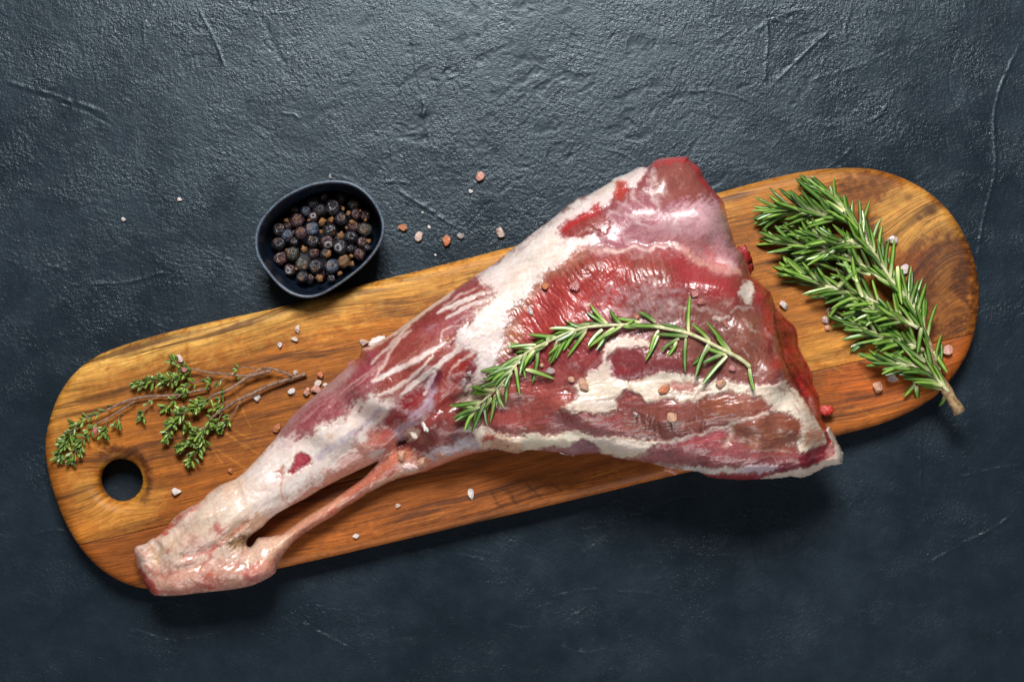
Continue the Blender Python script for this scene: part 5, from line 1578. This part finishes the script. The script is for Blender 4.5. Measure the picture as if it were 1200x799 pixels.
def thyme(label, branches, org_px):
    org = wpt(org_px[0], org_px[1], BT)
    root = empty('thyme_sprig', org)
    tag(root, label, 'herb', 'thyme sprigs on the left end of the board')
    mm = .001
    for (pts, z, r, clumps) in branches:
        P, Z, W = stem_pts(pts, [BT + q * mm for q in z], 4)
        s = tube('twig', W, [r * .78 * mm * np.interp(i / (len(W) - 1), [0, 1], [1, .5]) for i in range(len(W))], TWIG, org, root, 6)
        for (t, cnt, sz, spread) in clumps:
            for k in range(int(cnt * .95)):
                tt = np.clip(t + rng.uniform(-spread, spread), .02, .995)
                f = tt * (len(W) - 1)
                i = min(int(f), len(W) - 2)
                b = W[i].lerp(W[i + 1], f - i)
                tan = (W[i + 1] - W[i]).normalized()
                sd = tan.cross(Vector((0, 0, 1))).normalized()
                ph = rng.uniform(0, 6.28)
                a = R(rng.uniform(25, 75)) if tt < .95 else R(rng.uniform(0, 50))
                side = sd * math.cos(ph) + Vector((0, 0, 1)) * (math.sin(ph) * .6 + .5)
                dr = (tan * math.cos(a) + side.normalized() * math.sin(a)).normalized()
                b2 = b + dr * rng.uniform(.0, .0022)
                tip = b2 + dr * sz * PXM * rng.uniform(.62, 1.0)
                tip.z = max(tip.z, BT + .0008)
                place_leaf(s, b2, tip, sz * .42 * PXM, Vector((0, 0, 1)) + side * -.2, org, 'leaf', TL, rng.uniform(-.5, .5))


thyme('thyme sprig nearest the hanging hole, reaching the left rim of the board', [
    ([(245, 455), (230, 458), (206, 463), (178, 464), (162, 466), (144, 471), (122, 482), (106, 488), (92, 496), (82, 508), (74, 522), (70, 534)], (4, 4, 5, 4, 3), 1.1,
     [(.52, 3, 8, .03), (.60, 6, 8, .03), (.68, 8, 9, .04), (.76, 14, 10, .05), (.84, 16, 10, .05), (.91, 16, 10, .05), (.97, 14, 10, .03)]),
    ([(158, 470), (142, 480), (126, 490), (114, 496), (102, 508), (94, 520), (84, 538)], (5, 4, 3, 3), .8, [(.55, 6, 9, .06), (.68, 10, 9, .06), (.8, 12, 9, .06), (.9, 14, 10, .06), (.97, 10, 10, .03)]),
    ([(126, 490), (124, 500), (121, 508)], (4, 4), .6, [(.7, 16, 9, .3)]),
    ([(148, 476), (140, 486), (138, 496)], (4, 3), .5, [(.8, 8, 9, .2)]),
    ([(182, 464), (174, 474), (166, 486)], (5, 4, 3), .6, [(.35, 4, 7, .1), (.9, 12, 9, .15)]),
    ([(212, 463), (202, 470), (195, 478)], (5, 4, 3), .5, [(.35, 5, 8, .15), (.85, 10, 9, .2)]),
], (170, 465))
thyme('uppermost thyme sprig, its leaves along the pale edge of the board', [
    ([(342, 440), (322, 433), (306, 432), (290, 440), (264, 438), (242, 436), (228, 433), (212, 438), (196, 444), (180, 446), (162, 450)], (6, 6, 5, 5, 4), 1.0,
     [(.34, 2, 7, .01), (.62, 6, 8, .03), (.69, 14, 10, .03), (.76, 16, 10, .04), (.83, 16, 10, .04), (.90, 16, 10, .04), (.96, 16, 10, .04)]),
    ([(228, 433), (216, 430), (206, 424)], (5, 6), .6, [(.4, 8, 9, .2), (.9, 10, 10, .2)]),
    ([(250, 438), (236, 446), (222, 450), (214, 458)], (5, 4, 4), .6, [(.55, 8, 8, .1), (.9, 14, 9, .15)]),
    ([(300, 432), (288, 430), (279, 432)], (6, 6), .5, [(.9, 8, 7, .15)]),
    ([(268, 440), (258, 446), (244, 449)], (5, 5), .5, [(.6, 6, 7, .2), (.9, 8, 8, .15)]),
], (270, 440))
thyme('forked thyme sprig with its two leafy tips hanging below the others', [
    ([(359, 438), (336, 445), (314, 452), (298, 460), (278, 469), (264, 478), (254, 484), (244, 494), (236, 505), (226, 514), (212, 524)], (3, 5, 6, 5, 5), 1.4,
     [(.63, 5, 8, .03), (.72, 12, 10, .04), (.80, 14, 10, .04), (.88, 16, 10, .05), (.96, 18, 10, .04)]),
    ([(318, 434), (292, 441), (278, 450), (266, 457), (250, 463), (240, 471), (226, 478), (212, 486), (202, 497), (195, 514)], (6, 6, 6, 5), 1.2,
     [(.34, 3, 7, .03), (.52, 12, 10, .04), (.62, 16, 11, .04), (.72, 16, 11, .05), (.82, 16, 10, .05), (.90, 16, 10, .05), (.97, 14, 9, .03)]),
    ([(214, 484), (216, 492), (220, 500)], (5, 4), .5, [(.8, 14, 10, .25)]),
    ([(236, 505), (238, 516), (232, 526), (224, 540)], (5, 5, 4), .7, [(.35, 10, 9, .1), (.62, 14, 10, .12), (.92, 18, 10, .12)]),
    ([(286, 465), (276, 480), (268, 492), (262, 498)], (5, 4, 3), .6, [(.6, 8, 8, .1), (.9, 12, 9, .12)]),
    ([(262, 479), (256, 492), (250, 504)], (5, 4, 4), .6, [(.7, 16, 10, .25)]),
    ([(270, 470), (258, 474), (248, 480)], (5, 5), .6, [(.6, 14, 9, .3)]),
    ([(272, 453), (262, 462), (256, 468)], (5, 5), .5, [(.6, 9, 7, .3)]),
], (290, 460))


# ------------------------------------------------------------------ salt crystals
def salt_materials():
    ms = {}
    for nm, c, tr in (('white', (246, 232, 228), .2), ('pale', (246, 216, 204), .2), ('pink', (238, 180, 162), .2), ('orange', (228, 148, 108), .3), ('clear', (240, 226, 224), .6), ('peach', (242, 192, 162), .3), ('rose', (224, 150, 144), .4)):
        m, nt, bs = mat('salt_' + nm)
        f = noise_tex(nt, objco(nt), 1.8, 4, .6)
        c2 = tuple(lin(c) * .88)
        nt.links.new(mixc(nt, mapr(nt, f, .35, .65, 0, 1), tuple(lin(c)), c2), bs.inputs['Base Color'])
        bs.inputs['Roughness'].default_value = .22
        bs.inputs['Transmission Weight'].default_value = tr
        bs.inputs['Subsurface Weight'].default_value = .35
        bs.inputs['Subsurface Scale'].default_value = .003
        bump(nt, f, .35, .25, bs)
        ms[nm] = m
    return ms


SM = salt_materials()


def crystal(seed, mt):
    import bmesh
    r = np.random.default_rng(seed)
    bm = bmesh.new()
    bmesh.ops.create_icosphere(bm, subdivisions=2, radius=1)
    for v in bm.verts: v.co *= 1.25
    for k in range(11):
        d = Vector(r.normal(size=3)).normalized()
        bmesh.ops.bisect_plane(bm, geom=bm.verts[:] + bm.edges[:] + bm.faces[:], plane_co=d * r.uniform(.62, .95), plane_no=d, clear_outer=True)
        bmesh.ops.holes_fill(bm, edges=[e for e in bm.edges if e.is_boundary], sides=0)
    bmesh.ops.recalc_face_normals(bm, faces=bm.faces)
    bmesh.ops.bevel(bm, geom=bm.edges[:], offset=.05, segments=1, affect='EDGES', clamp_overlap=True)
    me = bpy.data.meshes.new('salt_crystal')
    bm.to_mesh(me); bm.free()
    me.materials.append(mt)
    return me


T, B_, M_ = 'table', 'board', 'meat'
SALT = [
    (145, 257, 6, 5, 0, T, 'white', 'tiny white salt grain alone far left on the dark table'),
    (210, 234, 6, 5, 20, T, 'pale', 'tiny pale salt grain on the table left of the bowl'),
    (387, 206, 6, 4, 80, T, 'clear', 'small glassy salt grain just above the bowl rim'),
    (472, 267, 12, 9, 10, T, 'orange', 'orange salt crystal nearest the bowl on the table'),
    (491, 277, 12, 9, 120, T, 'pale', 'pale oval salt crystal on the table between two orange ones'),
    (523, 282, 13, 10, 100, T, 'orange', 'dark orange salt crystal with a clear grain at its right, on the table'),
    (540, 276, 9, 7, 20, T, 'clear', 'clear grey salt grain beside the dark orange crystal'),
    (586, 272, 13, 11, 60, T, 'pale', 'pale pink salt crystal on the table close to the fat of the leg'),
    (562, 207, 12, 10, 150, T, 'pink', 'pink salt crystal farthest from the board on the table above the leg'),
    (551, 224, 6, 5, 30, T, 'white', 'small white chip just below the topmost pink crystal'),
    (495, 249, 3, 3, 0, T, 'white', 'pinhead white salt speck on the table right of the bowl'),
    (503, 266, 5, 4, 30, T, 'white', 'white salt fleck above the pale oval crystal'),
    (510, 299, 4, 3, 30, T, 'white', 'white salt fleck closest to the upper board edge'),
    (210, 420, 10, 9, 60, B_, 'pale', 'pale pink crystal touching the topmost thyme leaves'),
    (215, 433, 9, 7, 20, 'herb', 'rose', 'rosy brown crystal lying on the uppermost thyme leaves'),
    (217, 456, 9, 7, 10, B_, 'rose', 'glassy crystal tucked under the thyme leaves'),
    (349, 386, 12, 7, 80, B_, 'pale', 'upright pale crystal, top of three below the bowl'),
    (345, 397, 11, 7, 10, B_, 'pale', 'lying pale crystal, middle of three below the bowl'),
    (328, 404, 8, 7, 100, B_, 'white', 'small white-pink grain, lowest left of three below the bowl'),
    (346, 436, 7, 6, 40, B_, 'white', 'small white grain touching the end of a thyme twig'),
    (376, 440, 10, 9, 60, B_, 'orange', 'orange crystal, topmost of the cluster between thyme and shank'),
    (372, 448, 9, 9, 0, B_, 'pale', 'pale round crystal, middle of the cluster between thyme and shank'),
    (371, 456, 14, 10, 15, B_, 'pink', 'largest pink crystal, bottom of the cluster between thyme and shank'),
    (381, 451, 6, 5, 15, B_, 'white', 'small white grain pressed against the skin of the shank'),
    (342, 458, 11, 9, 160, B_, 'white', 'whitish crystal left of the cluster, below the thyme stalk end'),
    (359, 460, 10, 12, 20, B_, 'pink', 'pink oval crystal standing between the cluster and a whitish one'),
    (301, 466, 11, 8, 160, B_, 'white', 'whitish oval crystal just below the thyme stalk'),
    (324, 502, 8, 14, 15, B_, 'orange', 'long orange crystal against the narrow shank'),
    (270, 551, 6, 7, 0, B_, 'orange', 'small orange grain below the hanging thyme tips'),
    (206, 576, 13, 9, 150, B_, 'white', 'white crystal with a dark fleck right of the hanging hole'),
    (111, 505, 8, 10, 0, 'herb', 'rose', 'brownish crystal in the leaves of the thyme sprig at the left'),
    (552, 579, 8, 15, 170, B_, 'white', 'tall white salt shard below the leg on the reddish plank'),
    (466, 592, 7, 6, 0, B_, 'pale', 'small pale crystal below the tendon on the board'),
    (417, 628, 8, 6, 0, B_, 'white', 'small white crystal nearest the lower board edge'),
    (427, 401, 12, 9, 20, B_, 'pale', 'pink crystal wedged at the upper edge of the leg'),
    (1045, 281, 13, 13, 0, B_, 'white', 'large round whitish crystal right of the rosemary bunch'),
    (1060, 316, 10, 13, 20, B_, 'white', 'whitish kite-shaped crystal at the right of the rosemary leaves'),
    (919, 357, 11, 11, 0, B_, 'white', 'white crystal between the cut face and the rosemary'),
    (973, 366, 9, 14, 150, B_, 'pale', 'pale long crystal half under a rosemary leaf'),
    (968, 375, 10, 9, 30, B_, 'pale', 'pale crystal, middle of three left of the rosemary'),
    (970, 384, 7, 6, 0, B_, 'pink', 'small pink grain, lowest of three left of the rosemary'),
    (1076, 362, 10, 13, 0, B_, 'pink', 'pink crystal behind the right-hand rosemary leaves'),
    (1110, 410, 14, 12, 0, B_, 'pink', 'pink crystal nearest the right rim of the board'),
    (1045, 441, 16, 12, 20, B_, 'clear', 'white crystal with a dark seam below the rosemary'),
    (1028, 453, 13, 16, 150, B_, 'peach', 'large peach crystal below the rosemary, nearest the lower rim'),
    (1075, 447, 18, 9, 10, B_, 'pink', 'pink crystal under the lowest rosemary leaves'),
    (994, 247, 7, 7, 0, B_, 'orange', 'small brown-orange grain beside the top of the rosemary'),
    (640, 335, 10, 11, 30, M_, 'orange', 'orange crystal where fat cap meets the red flesh'),
    (674, 336, 12, 13, 0, M_, 'rose', 'round rosy crystal on the bright red flesh'),
    (621, 364, 6, 12, 160, M_, 'white', 'upright white grain on the red flesh near the fat'),
    (684, 451, 13, 17, 155, M_, 'peach', 'large peach oval crystal on the cream seam of fat'),
    (670, 443, 9, 8, 0, M_, 'peach', 'small peach grain left of the large peach crystal on the leg'),
    (778, 456, 21, 10, 160, M_, 'orange', 'long orange crystal across the cream seam of fat'),
    (788, 487, 15, 13, 0, M_, 'peach', 'round peach crystal on the brown muscle under the fat seam'),
    (845, 449, 14, 11, 150, M_, 'peach', 'pale peach crystal at the right end of the fat seam'),
    (813, 346, 12, 9, 0, M_, 'rose', 'upper left of two glassy rosy crystals above the sprig'),
    (821, 353, 11, 9, 30, M_, 'rose', 'lower right of two glassy rosy crystals above the sprig'),
    (746, 371, 8, 7, 0, M_, 'orange', 'small orange grain peeping over the sprig stem'),
    (550, 437, 8, 8, 0, M_, 'clear', 'round clear crystal, upper of two left of the sprig tip'),
    (544, 446, 9, 12, 20, M_, 'clear', 'clear jagged crystal, lower of two left of the sprig tip'),
    (525, 398, 6, 7, 0, M_, 'orange', 'small orange grain on the white bands of the mid leg'),
    (646, 434, 14, 10, 0, M_, 'clear', 'clear flat crystal beside the sprig leaf on dark flesh'),
    (636, 428, 6, 6, 0, M_, 'peach', 'tiny peach grain between the hanging sprig leaves'),
    (850, 380, 7, 10, 150, M_, 'rose', 'rosy crystal beside a white fat streak right of the sprig'),
    (857, 431, 10, 9, 0, M_, 'rose', 'glassy rosy crystal below the right end of the sprig'),
    (745, 484, 6, 6, 0, M_, 'clear', 'small clear grain on the dark hollow below the fat seam'),
    (470, 533, 15, 13, 30, M_, 'peach', 'large peach-pink crystal in the cleft above the tendon'),
    (494, 539, 10, 15, 40, M_, 'peach', 'peach crystal at the right of the cleft above the tendon'),
    (786, 405, 7, 6, 0, M_, 'peach', 'small peach grain under the sprig leaves on brown flesh'),
]
for k, (x, y, w, h, a, on, mt, lab) in enumerate(SALT):
    th = min(w, h) * .42 * PXM
    up = Vector((0, 0, 1))
    if on == T: p = wpt(x, y, th * .75 - .0004)
    elif on == B_: p = wpt(x, y, BT + th * .75)
    elif on == 'herb': p = wpt(x, y, BT + .0075)
    else:
        s = leg_pt(x, y)
        s = s if s is not None else wpt(x, y, .07)
        up = leg_n(x, y)
        p = s + up * th * .5
    o = obj('salt_crystal', crystal(500 + k, SM[mt]), None, p)
    if on == M_: w, h = w * .88, h * .88
    o.scale = (w * .44 * PXM, h * .44 * PXM, th * .9)
    o.rotation_euler = (Vector((0, 0, 1)).rotation_difference(up) @ Quaternion((0, 0, 1), R(-a))).to_euler()
    tag(o, lab, 'salt crystal', 'pink salt crystals scattered about')
